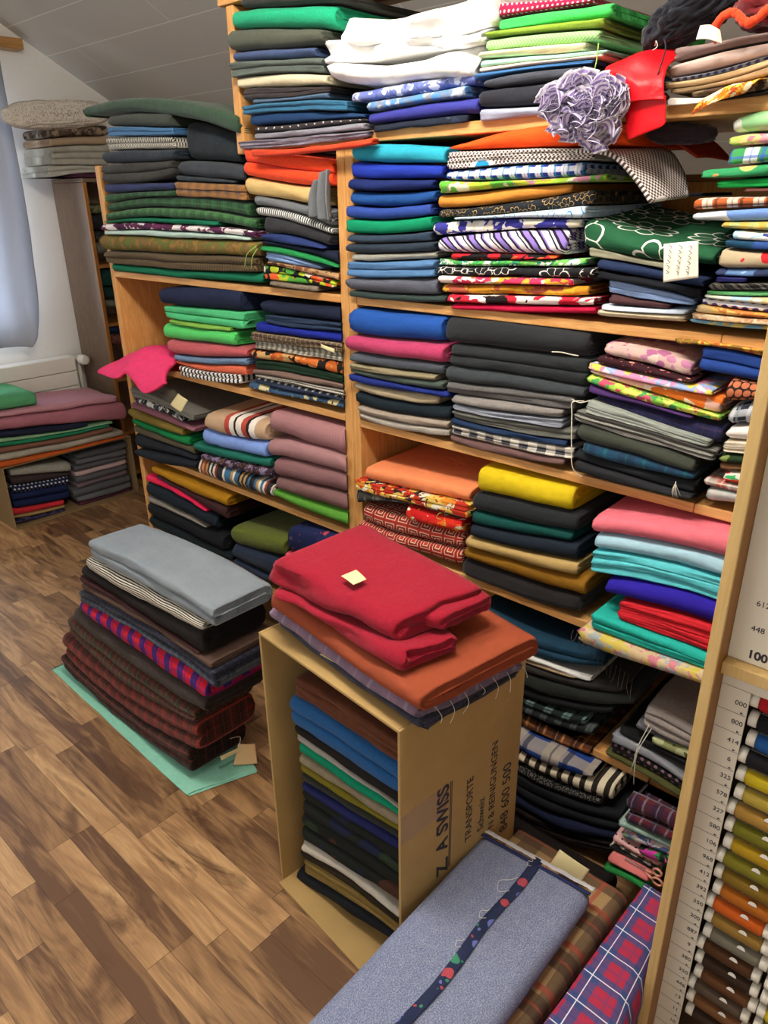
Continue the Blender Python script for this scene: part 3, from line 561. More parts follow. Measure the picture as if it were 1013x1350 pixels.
F('A',-0.018,-1.0837,-0.7291,(1.443,1.452,1.454),(1.415,1.429,1.437),'bl .045 #3a3a94 #efece4 #3a3a94 #e3dcc8 #3a3a94','indigo and white brush print in the patterned pile beside the blue pile',8,depth=0.34,sh=1.268,top=1.606,cl=[-1.332,-0.11])
F('A',-0.018,-1.0646,-0.7512,(1.414,1.428,1.437),(1.382,1.385,1.388),'sd #8f78c8 #f0ecf0 #241a33 .034','purple, white and black diagonal stripes in the patterned pile beside the blue pile',8,depth=0.34,sh=1.268,top=1.606,cl=[-1.332,-0.11])
F('A',-0.018,-1.0335,-0.7718,(1.381,1.385,1.387),(1.369,1.372,1.38),'bl .045 #1a1416 #c8202c #e2622c #1a1416 #c8202c','black, red and orange print in the patterned pile beside the blue pile',8,depth=0.34,sh=1.268,top=1.606,cl=[-1.332,-0.11])
F('A',-0.018,-1.0686,-0.714,(1.369,1.372,1.385),(1.355,1.36,1.369),'bl .018 #4fae4c #e6f0e0 #2f8a6a #7cc45a','green and white mottled print in the patterned pile beside the blue pile',8,depth=0.34,sh=1.268,top=1.606,cl=[-1.332,-0.11])
F('A',-0.018,-1.0698,-0.6901,(1.354,1.36,1.369),(1.336,1.343,1.348),'li #1b1b1f #dcd6d0 .07','black cloth with thin white strokes in the patterned pile beside the blue pile',8,depth=0.34,sh=1.268,top=1.606,cl=[-1.332,-0.11])
F('A',-0.018,-1.0633,-0.7332,(1.335,1.341,1.347),(1.317,1.325,1.333),'bl .05 #efe6de #e0672c #d8345c #e9b03c #efe6de','white, orange and pink print in the patterned pile beside the blue pile',8,depth=0.34,sh=1.268,top=1.606,cl=[-1.332,-0.11])
F('A',-0.018,-1.0571,-0.7027,(1.317,1.325,1.335),(1.297,1.305,1.315),'bl .05 #c78a24 #d8a52e #a8543c #c78a24','golden orange print in the patterned pile beside the blue pile',8,depth=0.34,sh=1.268,top=1.606,cl=[-1.332,-0.11])
F('A',-0.018,-1.0397,-0.6826,(1.297,1.306,1.316),(1.278,1.287,1.299),'bl .05 #c42036 #1a1214 #efe2dc #c42036 #1a1214','red, black and white flower print in the patterned pile beside the blue pile',8,depth=0.34,sh=1.268,top=1.606,cl=[-1.332,-0.11])
F('A',-0.018,-1.0308,-0.6811,(1.277,1.287,1.298),(1.263,1.271,1.283),'p #b80f3c','crimson cloth, lowest in the patterned pile beside the blue pile',8,depth=0.34,sh=1.268,top=1.606,cl=[-1.332,-0.11])
F('A',-0.018,-0.7241,-0.4772,(1.448,1.422,1.401),(1.407,1.387,1.381),'li #1f5637 #f0efe2 .12','dark green cloth with large white outlined flowers and a paper tag',9,rise=0.035,depth=0.28,wob=0.014,sh=1.268,top=1.606,cl=[-1.332,-0.11])
F('A',-0.018,-0.709,-0.5543,(1.405,1.391,1.38),(1.387,1.38,1.37),'p #8d8a74','khaki grey cloth under the green flowered cloth',9,depth=0.32,sh=1.268,top=1.606,cl=[-1.332,-0.11])
F('A',-0.018,-0.6851,-0.4851,(1.385,1.373,1.358),(1.365,1.354,1.345),'p #1e2c4d','navy cloth under the green flowered cloth',9,depth=0.32,sh=1.268,top=1.606,cl=[-1.332,-0.11])
F('A',-0.018,-0.6818,-0.4869,(1.365,1.353,1.344),(1.348,1.34,1.327),'p #11141c','black cloth under the green flowered cloth',9,depth=0.32,sh=1.268,top=1.606,cl=[-1.332,-0.11])
F('A',-0.018,-0.6641,-0.4993,(1.348,1.339,1.326),(1.324,1.316,1.312),'p #8aa5d0','light blue cloth folded double under the green flowered cloth',9,nf=2,depth=0.32,sh=1.268,top=1.606,cl=[-1.332,-0.11])
F('A',-0.018,-0.6568,-0.5415,(1.324,1.317,1.312),(1.303,1.303,1.304),'p #4b2f33','maroon brown cloth under the green flowered cloth',9,depth=0.32,sh=1.268,top=1.606,cl=[-1.332,-0.11])
F('A',-0.018,-0.6712,-0.5076,(1.303,1.302,1.305),(1.292,1.293,1.297),'p #cfdcec','thin white-blue cloth under the green flowered cloth',9,depth=0.32,sh=1.268,top=1.606,cl=[-1.332,-0.11])
F('A',-0.018,-0.6776,-0.5096,(1.292,1.292,1.296),(1.28,1.281,1.284),'p #cfc1a3','cream cloth, ragged edge under the green flowered cloth',9,rag=0.003,depth=0.32,sh=1.268,top=1.606,cl=[-1.332,-0.11])
F('A',-0.018,-0.4752,-0.3975,(1.602,1.611,1.61),(1.579,1.58,1.579),'bl .08 #9fd89a #eef4e6 #49c060 #eef4e6','white and pale green print in the rightmost pile on the upper shelf',10,depth=0.34,sh=1.268,top=1.606,cl=[-1.3,-0.11])
F('A',-0.018,-0.4797,-0.3899,(1.577,1.579,1.577),(1.561,1.562,1.562),'bl .04 #a9b85c #d8788c #e59aa4 #a9b85c #d9c07c','green and pink print in the rightmost pile on the upper shelf',10,depth=0.34,sh=1.268,top=1.606,cl=[-1.3,-0.11])
F('A',-0.018,-0.4757,-0.3777,(1.561,1.562,1.561),(1.533,1.536,1.537),'pl #3c8f4e #e6ecf2 #3a5aa8 .05','green, blue, white geometric print in the rightmost pile on the upper shelf',10,depth=0.34,sh=1.268,top=1.606,cl=[-1.3,-0.11])
F('A',-0.018,-0.5161,-0.3677,(1.529,1.535,1.537),(1.514,1.516,1.518),'fl #2e8a55 .035 .45 #c9b46a #b98a4a #2e8a55','green cloth with gold flowers in the rightmost pile on the upper shelf',10,depth=0.34,sh=1.268,top=1.606,cl=[-1.3,-0.11])
F('A',-0.013,-0.4924,-0.3656,(1.514,1.516,1.518),(1.499,1.501,1.502),'p #169a44','bright green cloth in the rightmost pile on the upper shelf',10,depth=0.34,sh=1.268,top=1.606,cl=[-1.3,-0.11])
F('A',-0.018,-0.445,-0.3616,(1.5,1.5,1.502),(1.494,1.494,1.494),'p #5e372d','narrow brown cloth in the rightmost pile on the upper shelf',10,depth=0.34,sh=1.268,top=1.606,cl=[-1.3,-0.11])
F('A',0.102,-0.5984,-0.5539,(1.493,1.493,1.494),(1.487,1.487,1.487),'p #1a2236','dark navy bundle in the rightmost pile on the upper shelf',10,depth=0.15,sh=1.268,top=1.606,cl=[-1.3,-0.11])
F('A',-0.018,-0.5215,-0.3593,(1.487,1.489,1.49),(1.466,1.472,1.475),'pl #b0582c #e4d8c4 #4a2a20 .04','orange and brown plaid in the rightmost pile on the upper shelf',10,depth=0.34,sh=1.268,top=1.606,cl=[-1.3,-0.11])
F('A',-0.018,-0.5222,-0.3563,(1.464,1.471,1.474),(1.451,1.451,1.453),'bl .3 #dcdfe2 #cfd5dc #6d90cf','white cloth with a blue edge in the rightmost pile on the upper shelf',10,depth=0.34,sh=1.268,top=1.606,cl=[-1.3,-0.11])
F('A',-0.018,-0.4722,-0.352,(1.45,1.451,1.453),(1.44,1.438,1.438),'bl .04 #cdb76a #c9a44a #a8ae70 #d8c890','dull yellow print in the rightmost pile on the upper shelf',10,depth=0.34,sh=1.268,top=1.606,cl=[-1.3,-0.11])
F('A',-0.018,-0.4523,-0.349,(1.439,1.437,1.438),(1.423,1.421,1.421),'bl .09 #a9d2e6 #eef0ea #34388a #a9d2e6','light blue and white print in the rightmost pile on the upper shelf',10,depth=0.34,sh=1.268,top=1.606,cl=[-1.3,-0.11])
F('A',-0.018,-0.461,-0.3461,(1.423,1.421,1.421),(1.411,1.408,1.408),'fl #17405c .06 .4 #1f7c86 #2c4a8a','dark teal flower print in the rightmost pile on the upper shelf',10,depth=0.34,sh=1.268,top=1.606,cl=[-1.3,-0.11])
F('A',-0.018,-0.4675,-0.3426,(1.411,1.407,1.408),(1.378,1.38,1.383),'fl #b3a284 .05 .40 #c8242c #2e7a44 #c8242c','beige cloth with red flowers in the rightmost pile on the upper shelf',10,depth=0.34,sh=1.268,top=1.606,cl=[-1.3,-0.11])
F('A',-0.018,-0.4708,-0.339,(1.377,1.379,1.383),(1.364,1.366,1.366),'bl .06 #5a7ba8 #2e3a5c #8fb0d4','mottled blue cloth in the rightmost pile on the upper shelf',10,depth=0.34,sh=1.268,top=1.606,cl=[-1.3,-0.11])
F('A',-0.018,-0.4678,-0.4177,(1.364,1.364,1.365),(1.355,1.356,1.357),'p #2b2a6b','short indigo cloth in the rightmost pile on the upper shelf',10,depth=0.34,sh=1.268,top=1.606,cl=[-1.3,-0.11])
F('A',-0.018,-0.4768,-0.3351,(1.353,1.357,1.361),(1.341,1.346,1.352),'sd #2c2a28 #5d5a54 #1b1a1a .02','black and grey striped cloth in the rightmost pile on the upper shelf',10,depth=0.34,sh=1.268,top=1.606,cl=[-1.3,-0.11])
F('A',-0.018,-0.4801,-0.3332,(1.34,1.345,1.352),(1.334,1.336,1.342),'p #5a9e62','leaf green cloth in the rightmost pile on the upper shelf',10,depth=0.34,sh=1.268,top=1.606,cl=[-1.3,-0.11])
F('A',-0.018,-0.4819,-0.3312,(1.334,1.335,1.341),(1.328,1.325,1.323),'bl .04 #d3dccb #a9c9dc #c8b98a #e4e6da','pale flower print in the rightmost pile on the upper shelf',10,depth=0.34,sh=1.268,top=1.606,cl=[-1.3,-0.11])
F('A',-0.018,-0.4867,-0.3276,(1.327,1.325,1.322),(1.317,1.313,1.313),'do #efeef4 #4a3a92 .017 .34','white cloth with violet dots in the rightmost pile on the upper shelf',10,depth=0.34,sh=1.268,top=1.606,cl=[-1.3,-0.11])
F('A',-0.018,-0.4919,-0.326,(1.317,1.312,1.312),(1.303,1.303,1.305),'bl .04 #d99a44 #e6b868 #c9773c #dcc28c','orange and yellow print in the rightmost pile on the upper shelf',10,depth=0.34,sh=1.268,top=1.606,cl=[-1.3,-0.11])
F('A',-0.018,-0.4971,-0.3243,(1.303,1.302,1.304),(1.292,1.292,1.296),'bl .03 #c2a27c #d8bf9a #b0805c #cfc0a4','tan flower print in the rightmost pile on the upper shelf',10,depth=0.34,sh=1.268,top=1.606,cl=[-1.3,-0.11])
F('A',-0.018,-0.5027,-0.3226,(1.291,1.291,1.295),(1.284,1.283,1.288),'bl .05 #7fb8d4 #d9cf78 #c9a86a #7fb8d4','blue and yellow print, lowest in the rightmost pile on the upper shelf',10,depth=0.34,sh=1.268,top=1.606,cl=[-1.3,-0.11])
F('A',-0.018,-2.2273,-1.7928,(1.231,1.251,1.258),(1.178,1.185,1.19),'p #1c2440','dark navy cloth with a round edge in the left mint green pile',11,nf=1,depth=0.3,sh=0.9585,top=1.246,cl=[-2.508,-1.392])
F('A',-0.018,-2.2094,-1.7905,(1.178,1.185,1.19),(1.139,1.139,1.14),'p #4fba7c','mint green cloth folded double in the left mint green pile',11,nf=2,layers=6,depth=0.33,sh=0.9585,top=1.246,cl=[-2.508,-1.392])
F('A',-0.018,-2.1781,-1.854,(1.138,1.138,1.14),(1.123,1.125,1.129),'p #7fb04a','thin lime cloth in the left mint green pile',11,depth=0.33,sh=0.9585,top=1.246,cl=[-2.508,-1.392])
F('A',-0.018,-2.2208,-1.8336,(1.121,1.124,1.129),(1.071,1.08,1.087),'hb #3dbb52 #5fd070 .014','bright green textured cloth in the left mint green pile',11,layers=6,depth=0.33,sh=0.9585,top=1.246,cl=[-2.508,-1.392])
F('A',-0.018,-2.2017,-1.7773,(1.071,1.081,1.087),(1.026,1.037,1.061),'f #bd555b','salmon wool in the left mint green pile',11,depth=0.33,sh=0.9585,top=1.246,cl=[-2.508,-1.392])
F('A',-0.018,-2.1706,-1.7803,(1.026,1.037,1.06),(1.004,1.016,1.038),'p #6d86a5','blue-grey cloth in the left mint green pile',11,layers=5,depth=0.33,sh=0.9585,top=1.246,cl=[-2.508,-1.392])
F('A',-0.018,-2.1812,-1.7936,(1.003,1.014,1.036),(0.9902,0.9929,1.004),'p #e06c4e','coral cloth in the left mint green pile',11,depth=0.33,sh=0.9585,top=1.246,cl=[-2.508,-1.392])
F('A',-0.018,-2.1573,-1.8264,(0.9896,0.992,1.005),(0.9554,0.9601,0.9732),'st #ece8e0 #1b2138 .02','white and navy striped cloth in the left mint green pile',11,nf=2,depth=0.33,sh=0.9585,top=1.246,cl=[-2.508,-1.392])
F('A',-0.018,-1.705,-1.3637,(1.23,1.232,1.237),(1.194,1.197,1.2),'p #141c33','blue-black cloth, topmost in the orange paisley pile on the left unit',12,rag=0.004,depth=0.33,sh=0.9585,top=1.246,cl=[-2.508,-1.392])
F('A',-0.018,-1.6869,-1.3643,(1.193,1.197,1.199),(1.17,1.17,1.178),'p #26364f','dark denim cloth folded double in the orange paisley pile on the left unit',12,nf=2,depth=0.33,sh=0.9585,top=1.246,cl=[-2.508,-1.392])
F('A',-0.018,-1.7267,-1.3655,(1.17,1.169,1.178),(1.143,1.146,1.151),'p #16248a','royal blue cloth in the orange paisley pile on the left unit',12,depth=0.33,sh=0.9585,top=1.246,cl=[-2.508,-1.392])
F('A',-0.018,-1.7488,-1.3642,(1.142,1.145,1.151),(1.116,1.122,1.129),'pl #7d6a52 #4a342a #b5a68a .02','brown and beige patchwork check in the orange paisley pile on the left unit',12,nf=2,depth=0.33,sh=0.9585,top=1.246,cl=[-2.508,-1.392])
F('A',-0.018,-1.7453,-1.3599,(1.115,1.122,1.129),(1.091,1.096,1.1),'gi #d9d2bd #6a675e .022','grey and cream check in the orange paisley pile on the left unit',12,nf=2,depth=0.33,sh=0.9585,top=1.246,cl=[-2.508,-1.392])
F('A',-0.018,-1.7652,-1.3597,(1.09,1.095,1.1),(1.059,1.066,1.063),'fl #1d1712 .036 .72 #cc6a2c #d98a4a #b8541f #c9a06a','black and orange paisley in the orange paisley pile on the left unit',12,depth=0.33,sh=0.9585,top=1.246,cl=[-2.508,-1.392])
F('A',-0.018,-1.7498,-1.3588,(1.058,1.065,1.062),(1.033,1.043,1.04),'p #17301f','dark green cloth in the orange paisley pile on the left unit',12,nf=2,depth=0.33,sh=0.9585,top=1.246,cl=[-2.508,-1.392])
F('A',-0.018,-1.7637,-1.3564,(1.03,1.043,1.039),(1.014,1.024,1.027),'st #8d7468 #4f3c36 .006','mauve-brown ribbed cloth in the orange paisley pile on the left unit',12,depth=0.33,sh=0.9585,top=1.246,cl=[-2.508,-1.392])
F('A',-0.018,-1.7469,-1.3604,(1.015,1.023,1.026),(1.009,1.01,1.011),'do #1b1614 #ddd6c8 .007 .35','black cloth with white dots in the orange paisley pile on the left unit',12,depth=0.33,sh=0.9585,top=1.246,cl=[-2.508,-1.392])
F('A',-0.018,-1.7512,-1.362,(1.008,1.009,1.01),(0.988,0.9877,0.9965),'do #2f3a52 #d8ceb8 .03 .2','slate blue cloth with beige spots in the orange paisley pile on the left unit',12,depth=0.33,sh=0.9585,top=1.246,cl=[-2.508,-1.392])
F('A',-0.018,-1.7886,-1.3536,(0.9885,0.9868,0.9964),(0.9651,0.9698,0.9757),'bl .04 #34506e #d8c98f #34506e #2a3f5c #c9bd92','blue and cream flower print, lowest in the orange paisley pile on the left unit',12,depth=0.33,sh=0.9585,top=1.246,cl=[-2.508,-1.392])
F('A',-0.018,-2.505,-2.1085,(0.8636,0.8535,0.8281),(0.8272,0.8259,0.8071),'f #74736a','grey-green cloth with a paper label in the sagging pile at the left end',13,nf=2,depth=0.32,layers=5,sh=0.612,top=0.929,cl=[-2.508,-1.392])
F('A',-0.018,-2.4907,-2.1733,(0.8266,0.8272,0.8065),(0.805,0.8003,0.7874),'bl .02 #d8d6d0 #1d1d20 #4a4a4c','black and white print in the sagging pile at the left end',13,depth=0.33,sh=0.612,top=0.929,cl=[-2.508,-1.392])
F('A',-0.018,-2.5203,-2.1168,(0.8043,0.7989,0.7793),(0.7816,0.7699,0.7657),'p #8b5a66','mauve cloth in the sagging pile at the left end',13,depth=0.33,sh=0.612,top=0.929,cl=[-2.508,-1.392])
F('A',-0.018,-2.5621,-2.1832,(0.7842,0.7718,0.7651),(0.7455,0.7357,0.7387),'p #7d6b2c','olive mustard cloth in the sagging pile at the left end',13,depth=0.33,sh=0.612,top=0.929,cl=[-2.508,-1.392])
F('A',-0.018,-2.5534,-2.1564,(0.7449,0.7348,0.7396),(0.7176,0.7084,0.7075),'p #0c7a41','grass green cloth in the sagging pile at the left end',13,depth=0.33,sh=0.612,top=0.929,cl=[-2.508,-1.392])
F('A',-0.018,-2.5766,-2.1254,(0.7186,0.7077,0.7076),(0.6884,0.6846,0.6848),'f #4f452f','brown olive wool in the sagging pile at the left end',13,depth=0.33,sh=0.612,top=0.929,cl=[-2.508,-1.392])
F('A',-0.018,-2.5808,-2.12,(0.6879,0.684,0.6843),(0.6194,0.6417,0.6647),'p #1d2027','thick black cloth in the sagging pile at the left end',13,depth=0.33,sh=0.612,top=0.929,cl=[-2.508,-1.392])
F('A',-0.018,-2.5705,-2.1175,(0.6188,0.6418,0.6644),(0.5931,0.599,0.6341),'p #1a2028','blue-black cloth, lowest in the sagging pile at the left end',13,depth=0.33,sh=0.612,top=0.929,cl=[-2.508,-1.392])
F('A',-0.018,-2.0379,-1.7201,(0.847,0.8636,0.872),(0.7932,0.7929,0.8119),'bz #c2a283 #b5493c #efe6da #2a201e .062','beige cloth with red, white and black bands in the pile with the striped beige cloth',14,depth=0.3,rise=0.02,uo=0.02,sh=0.612,top=0.929,cl=[-2.508,-1.392])
F('A',-0.018,-2.0564,-1.7248,(0.794,0.7914,0.8113),(0.7371,0.7475,0.7599),'p #7b98d8','sky blue cloth in the pile with the striped beige cloth',14,depth=0.3,sh=0.612,top=0.929,cl=[-2.508,-1.392])
F('A',-0.018,-2.1204,-1.7104,(0.7325,0.7452,0.7604),(0.6989,0.7113,0.7319),'p #1c6b5c','deep teal cloth in the pile with the striped beige cloth',14,depth=0.3,sh=0.612,top=0.929,cl=[-2.508,-1.392])
F('A',-0.018,-2.0868,-1.7007,(0.698,0.7126,0.7324),(0.6774,0.6806,0.6987),'bl .02 #3a2a3a #8a7a9c #2a1c1c #6a4a3c','dark purple flower print in the pile with the striped beige cloth',14,depth=0.3,sh=0.612,top=0.929,cl=[-2.508,-1.392])
F('A',-0.018,-2.1125,-1.7109,(0.6757,0.6799,0.6772),(0.6148,0.6166,0.6291),'sx .03 #b7935e #2b2a30 #e4dccc #3f6a8c #93372c #1d1a1a','multicoloured striped trim bundle in the pile with the striped beige cloth',14,depth=0.3,sh=0.612,top=0.929,cl=[-2.508,-1.392])
F('A',-0.018,-1.699,-1.3433,(0.9148,0.9187,0.9153),(0.8492,0.8444,0.8397),'gi #ab7b7c #9a6c70 .006','dusty pink checked wool, topmost in the dusty pink pile beside the middle post',15,depth=0.36,sh=0.612,top=0.929,cl=[-2.508,-1.392])
F('A',-0.018,-1.7151,-1.3428,(0.8228,0.8435,0.8386),(0.7683,0.7858,0.7885),'p #a3787a','smooth dusty pink cloth in the dusty pink pile beside the middle post',15,depth=0.34,sh=0.612,top=0.929,cl=[-2.508,-1.392])
F('A',-0.018,-1.6957,-1.3464,(0.7668,0.7856,0.7879),(0.7088,0.7226,0.7318),'gi #8e6565 #7c585c .006','mauve pink checked wool in the dusty pink pile beside the middle post',15,depth=0.34,sh=0.612,top=0.929,cl=[-2.508,-1.392])
F('A',-0.018,-1.6902,-1.354,(0.7074,0.7219,0.731),(0.6661,0.6705,0.6769),'gi #83605d #745354 .006','brownish pink checked wool in the dusty pink pile beside the middle post',15,depth=0.34,sh=0.612,top=0.929,cl=[-2.508,-1.392])
F('A',-0.018,-1.7059,-1.3524,(0.6651,0.6696,0.6765),(0.6397,0.6298,0.6377),'p #5a9a35','leaf green cloth, lowest in the dusty pink pile beside the middle post',15,depth=0.34,sh=0.612,top=0.929,cl=[-2.508,-1.392])
F('A',-0.018,-2.4285,-1.962,(0.5752,0.5717,0.571),(0.5457,0.5337,0.532),'p #a8760f','mustard cloth, topmost in the low pile topped with mustard',16,depth=0.34,layers=5,sh=0.283,top=0.589,cl=[-2.508,-1.392])
F('A',-0.018,-2.4056,-1.9731,(0.5451,0.5329,0.5312),(0.5291,0.5076,0.4816),'p #3a1f20','dark brown cloth in the low pile topped with mustard',16,depth=0.33,sh=0.283,top=0.589,cl=[-2.508,-1.392])
F('A',-0.018,-2.4855,-2.0908,(0.5278,0.5211,0.4858),(0.4991,0.4921,0.4793),'p #e02452','hot pink cloth in the low pile topped with mustard',16,depth=0.33,sh=0.283,top=0.589,cl=[-2.508,-1.392])
F('A',-0.018,-2.4884,-2.0377,(0.4986,0.4901,0.4738),(0.434,0.4314,0.426),'p #15202a','petrol black cloth in the low pile topped with mustard',16,depth=0.33,sh=0.283,top=0.589,cl=[-2.508,-1.392])
F('A',-0.018,-2.5016,-2.106,(0.4324,0.4326,0.4186),(0.4107,0.4139,0.4126),'p #8a8479','light grey cloth in the low pile topped with mustard',16,depth=0.33,sh=0.283,top=0.589,cl=[-2.508,-1.392])
F('A',-0.018,-2.5039,-2.0092,(0.4099,0.4134,0.4096),(0.3481,0.3473,0.3482),'p #14181d','thick black cloth in the low pile topped with mustard',16,depth=0.33,sh=0.283,top=0.589,cl=[-2.508,-1.392])
F('A',-0.018,-2.5088,-1.9679,(0.3476,0.3467,0.3479),(0.3049,0.2912,0.3187),'p #101a1f','black-green cloth, lowest in the low pile topped with mustard',16,depth=0.33,sh=0.283,top=0.589,cl=[-2.508,-1.392])
F('A',-0.018,-1.9681,-1.6835,(0.4574,0.4769,0.4927),(0.3952,0.4083,0.4287),'f #5f6a22','moss green wool, topmost in the low pile topped with moss green',17,depth=0.34,sh=0.283,top=0.589,cl=[-2.508,-1.392])
F('A',-0.018,-1.9629,-1.6725,(0.3942,0.4082,0.4123),(0.3374,0.3359,0.3453),'f #1f2d45','dark denim cloth in the low pile topped with moss green',17,depth=0.33,sh=0.283,top=0.589,cl=[-2.508,-1.392])
F('A',-0.018,-1.9649,-1.6783,(0.3371,0.3352,0.3447),(0.2973,0.3043,0.3189),'f #1c2a42','second dark denim cloth in the low pile topped with moss green',17,depth=0.33,sh=0.283,top=0.589,cl=[-2.508,-1.392])
F('A',-0.018,-1.6557,-1.3327,(0.5477,0.5802,0.5913),(0.4594,0.4717,0.5109),'fl #1c2550 .045 .28 #c0405c #a8384c #5a4a5a','navy cloth with small pink flowers behind the red cloth',18,depth=0.34,sh=0.283,top=0.589,cl=[-2.508,-1.392])
F('A',-0.018,-1.6723,-1.4691,(0.4572,0.4647,0.4722),(0.4206,0.435,0.4504),'p #e0546a','pink cloth behind the red cloth',18,depth=0.33,sh=0.283,top=0.589,cl=[-2.508,-1.392])
F('A',-0.018,-1.6675,-1.3388,(0.4199,0.4446,0.47),(0.3561,0.3849,0.4136),'p #173036','dark teal cloth behind the red cloth',18,depth=0.33,sh=0.283,top=0.589,cl=[-2.508,-1.392])
F('A',0.03,-2.5427,-1.823,(0.2322,0.2598,0.2874),(0.1374,0.1628,0.1882),'p #101b52','dark blue cloth roll under the lowest shelf of the left unit',19,depth=0.32,sh=0.02,top=0.26,cl=[-2.508,-1.392])
F('A',-0.018,-1.3564,-1.0505,(1.242,1.242,1.246),(1.177,1.18,1.188),'p #1f4f9f','bright blue cloth, topmost in the pile topped with blue',20,depth=0.34,sh=0.9525,top=1.246,cl=[-1.332,-0.11])
F('A',-0.026,-1.3589,-1.0412,(1.176,1.18,1.187),(1.134,1.136,1.14),'f #b53a64','raspberry pink wool in the pile topped with blue',20,depth=0.34,sh=0.9525,top=1.246,cl=[-1.332,-0.11])
F('A',-0.018,-1.3514,-1.0441,(1.133,1.136,1.139),(1.106,1.109,1.115),'f #494f59','slate grey cloth in the pile topped with blue',20,depth=0.34,sh=0.9525,top=1.246,cl=[-1.332,-0.11])
F('A',-0.018,-1.3475,-1.0627,(1.105,1.108,1.114),(1.091,1.093,1.099),'p #8d8367','thin tan cloth in the pile topped with blue',20,depth=0.34,sh=0.9525,top=1.246,cl=[-1.332,-0.11])
F('A',-0.018,-1.3482,-1.0425,(1.091,1.093,1.1),(1.079,1.076,1.079),'f #46524a','green-grey cloth in the pile topped with blue',20,depth=0.34,sh=0.9525,top=1.246,cl=[-1.332,-0.11])
F('A',-0.018,-1.3518,-1.0269,(1.079,1.075,1.079),(1.058,1.058,1.064),'p #1b2b77','ink blue cloth in the pile topped with blue',20,depth=0.34,sh=0.9525,top=1.246,cl=[-1.332,-0.11])
F('A',-0.018,-1.3451,-1.0617,(1.058,1.056,1.064),(1.033,1.03,1.04),'p #b0a184','beige cloth in the pile topped with blue',20,depth=0.34,sh=0.9525,top=1.246,cl=[-1.332,-0.11])
F('A',-0.018,-1.3413,-1.0275,(1.033,1.03,1.044),(0.9968,0.9972,1.009),'p #14212a','black-teal cloth in the pile topped with blue',20,depth=0.34,sh=0.9525,top=1.246,cl=[-1.332,-0.11])
F('A',-0.018,-1.3278,-1.0296,(0.9962,0.9968,1.008),(0.9777,0.9775,0.9877),'p #9c8e80','tan-grey cloth in the pile topped with blue',20,depth=0.34,sh=0.9525,top=1.246,cl=[-1.332,-0.11])
F('A',-0.018,-1.3256,-1.0294,(0.9771,0.9769,0.9872),(0.9588,0.9561,0.9688),'p #a8a096','grey-beige cloth, lowest in the pile topped with blue',20,depth=0.34,sh=0.9525,top=1.246,cl=[-1.332,-0.11])
F('A',-0.018,-1.0455,-0.6938,(1.247,1.253,1.247),(1.19,1.191,1.197),'f #23262a','thick black wool tied with white string in the large dark suiting pile',21,depth=0.38,sh=0.9525,top=1.246,cl=[-1.332,-0.11])
F('A',-0.018,-1.0284,-0.6869,(1.189,1.19,1.196),(1.142,1.144,1.141),'f #24282b','charcoal wool folded double in the large dark suiting pile',21,nf=2,depth=0.36,sh=0.9525,top=1.246,cl=[-1.332,-0.11])
F('A',-0.024,-1.0362,-0.6868,(1.141,1.143,1.141),(1.103,1.112,1.118),'f #363c40','slate charcoal wool in the large dark suiting pile',21,depth=0.36,sh=0.9525,top=1.246,cl=[-1.332,-0.11])
F('A',-0.018,-1.0375,-0.7071,(1.101,1.111,1.118),(1.076,1.083,1.091),'f #5f5d5c','mid grey suiting folded double in the large dark suiting pile',21,nf=2,depth=0.36,sh=0.9525,top=1.246,cl=[-1.332,-0.11])
F('A',-0.018,-1.0158,-0.7297,(1.075,1.083,1.09),(1.055,1.059,1.071),'f #85807c','light grey suiting in the large dark suiting pile',21,depth=0.36,sh=0.9525,top=1.246,cl=[-1.332,-0.11])
F('A',-0.018,-1.0133,-0.7273,(1.054,1.058,1.07),(1.04,1.042,1.05),'p #8d929e','pale blue-grey suiting in the large dark suiting pile',21,nf=2,depth=0.36,sh=0.9525,top=1.246,cl=[-1.332,-0.11])
F('A',-0.018,-1.018,-0.7009,(1.039,1.042,1.051),(1.02,1.017,1.027),'f #65665f','stone grey suiting in the large dark suiting pile',21,nf=2,depth=0.36,sh=0.9525,top=1.246,cl=[-1.332,-0.11])
F('A',-0.018,-1.0225,-0.7174,(1.02,1.016,1.026),(1.003,1.002,1.011),'p #1b3050','navy suiting in the large dark suiting pile',21,depth=0.36,sh=0.9525,top=1.246,cl=[-1.332,-0.11])
F('A',-0.018,-1.0217,-0.7031,(1.002,1.002,1.011),(0.9784,0.9766,0.9847),'gi #e4ddd0 #3a3c44 .045','black and white gingham in the large dark suiting pile',21,nf=2,depth=0.36,sh=0.9525,top=1.246,cl=[-1.332,-0.11])
F('A',-0.018,-1.0246,-0.7197,(0.9779,0.9758,0.9841),(0.9587,0.9545,0.9665),'p #6b504e','mauve-brown cloth, lowest in the large dark suiting pile',21,depth=0.36,sh=0.9525,top=1.246,cl=[-1.332,-0.11])
F('A',-0.018,-0.6566,-0.4866,(1.232,1.229,1.215),(1.208,1.2,1.188),'fl #c9a8a0 .026 .5 #a8648c #d8c0b4 #b87a9a','pale mauve rose print, topmost in the flowery pile right of the dark suiting',22,rise=0.02,depth=0.3,sh=0.9525,top=1.246,cl=[-1.332,-0.11])
F('A',-0.018,-0.6672,-0.4786,(1.208,1.2,1.185),(1.191,1.185,1.179),'fl #35141c .022 .25 #d8a08c #c85a6a','dark maroon cloth with small flowers in the flowery pile right of the dark suiting',22,depth=0.32,sh=0.9525,top=1.246,cl=[-1.332,-0.11])
F('A',-0.018,-0.6819,-0.4399,(1.191,1.183,1.175),(1.178,1.168,1.164),'bl .04 #e08ab0 #9cb0dc #e4d05c #e8a0c0 #f0d8e0','pastel pink, blue and yellow patchwork in the flowery pile right of the dark suiting',22,depth=0.32,sh=0.9525,top=1.246,cl=[-1.332,-0.11])
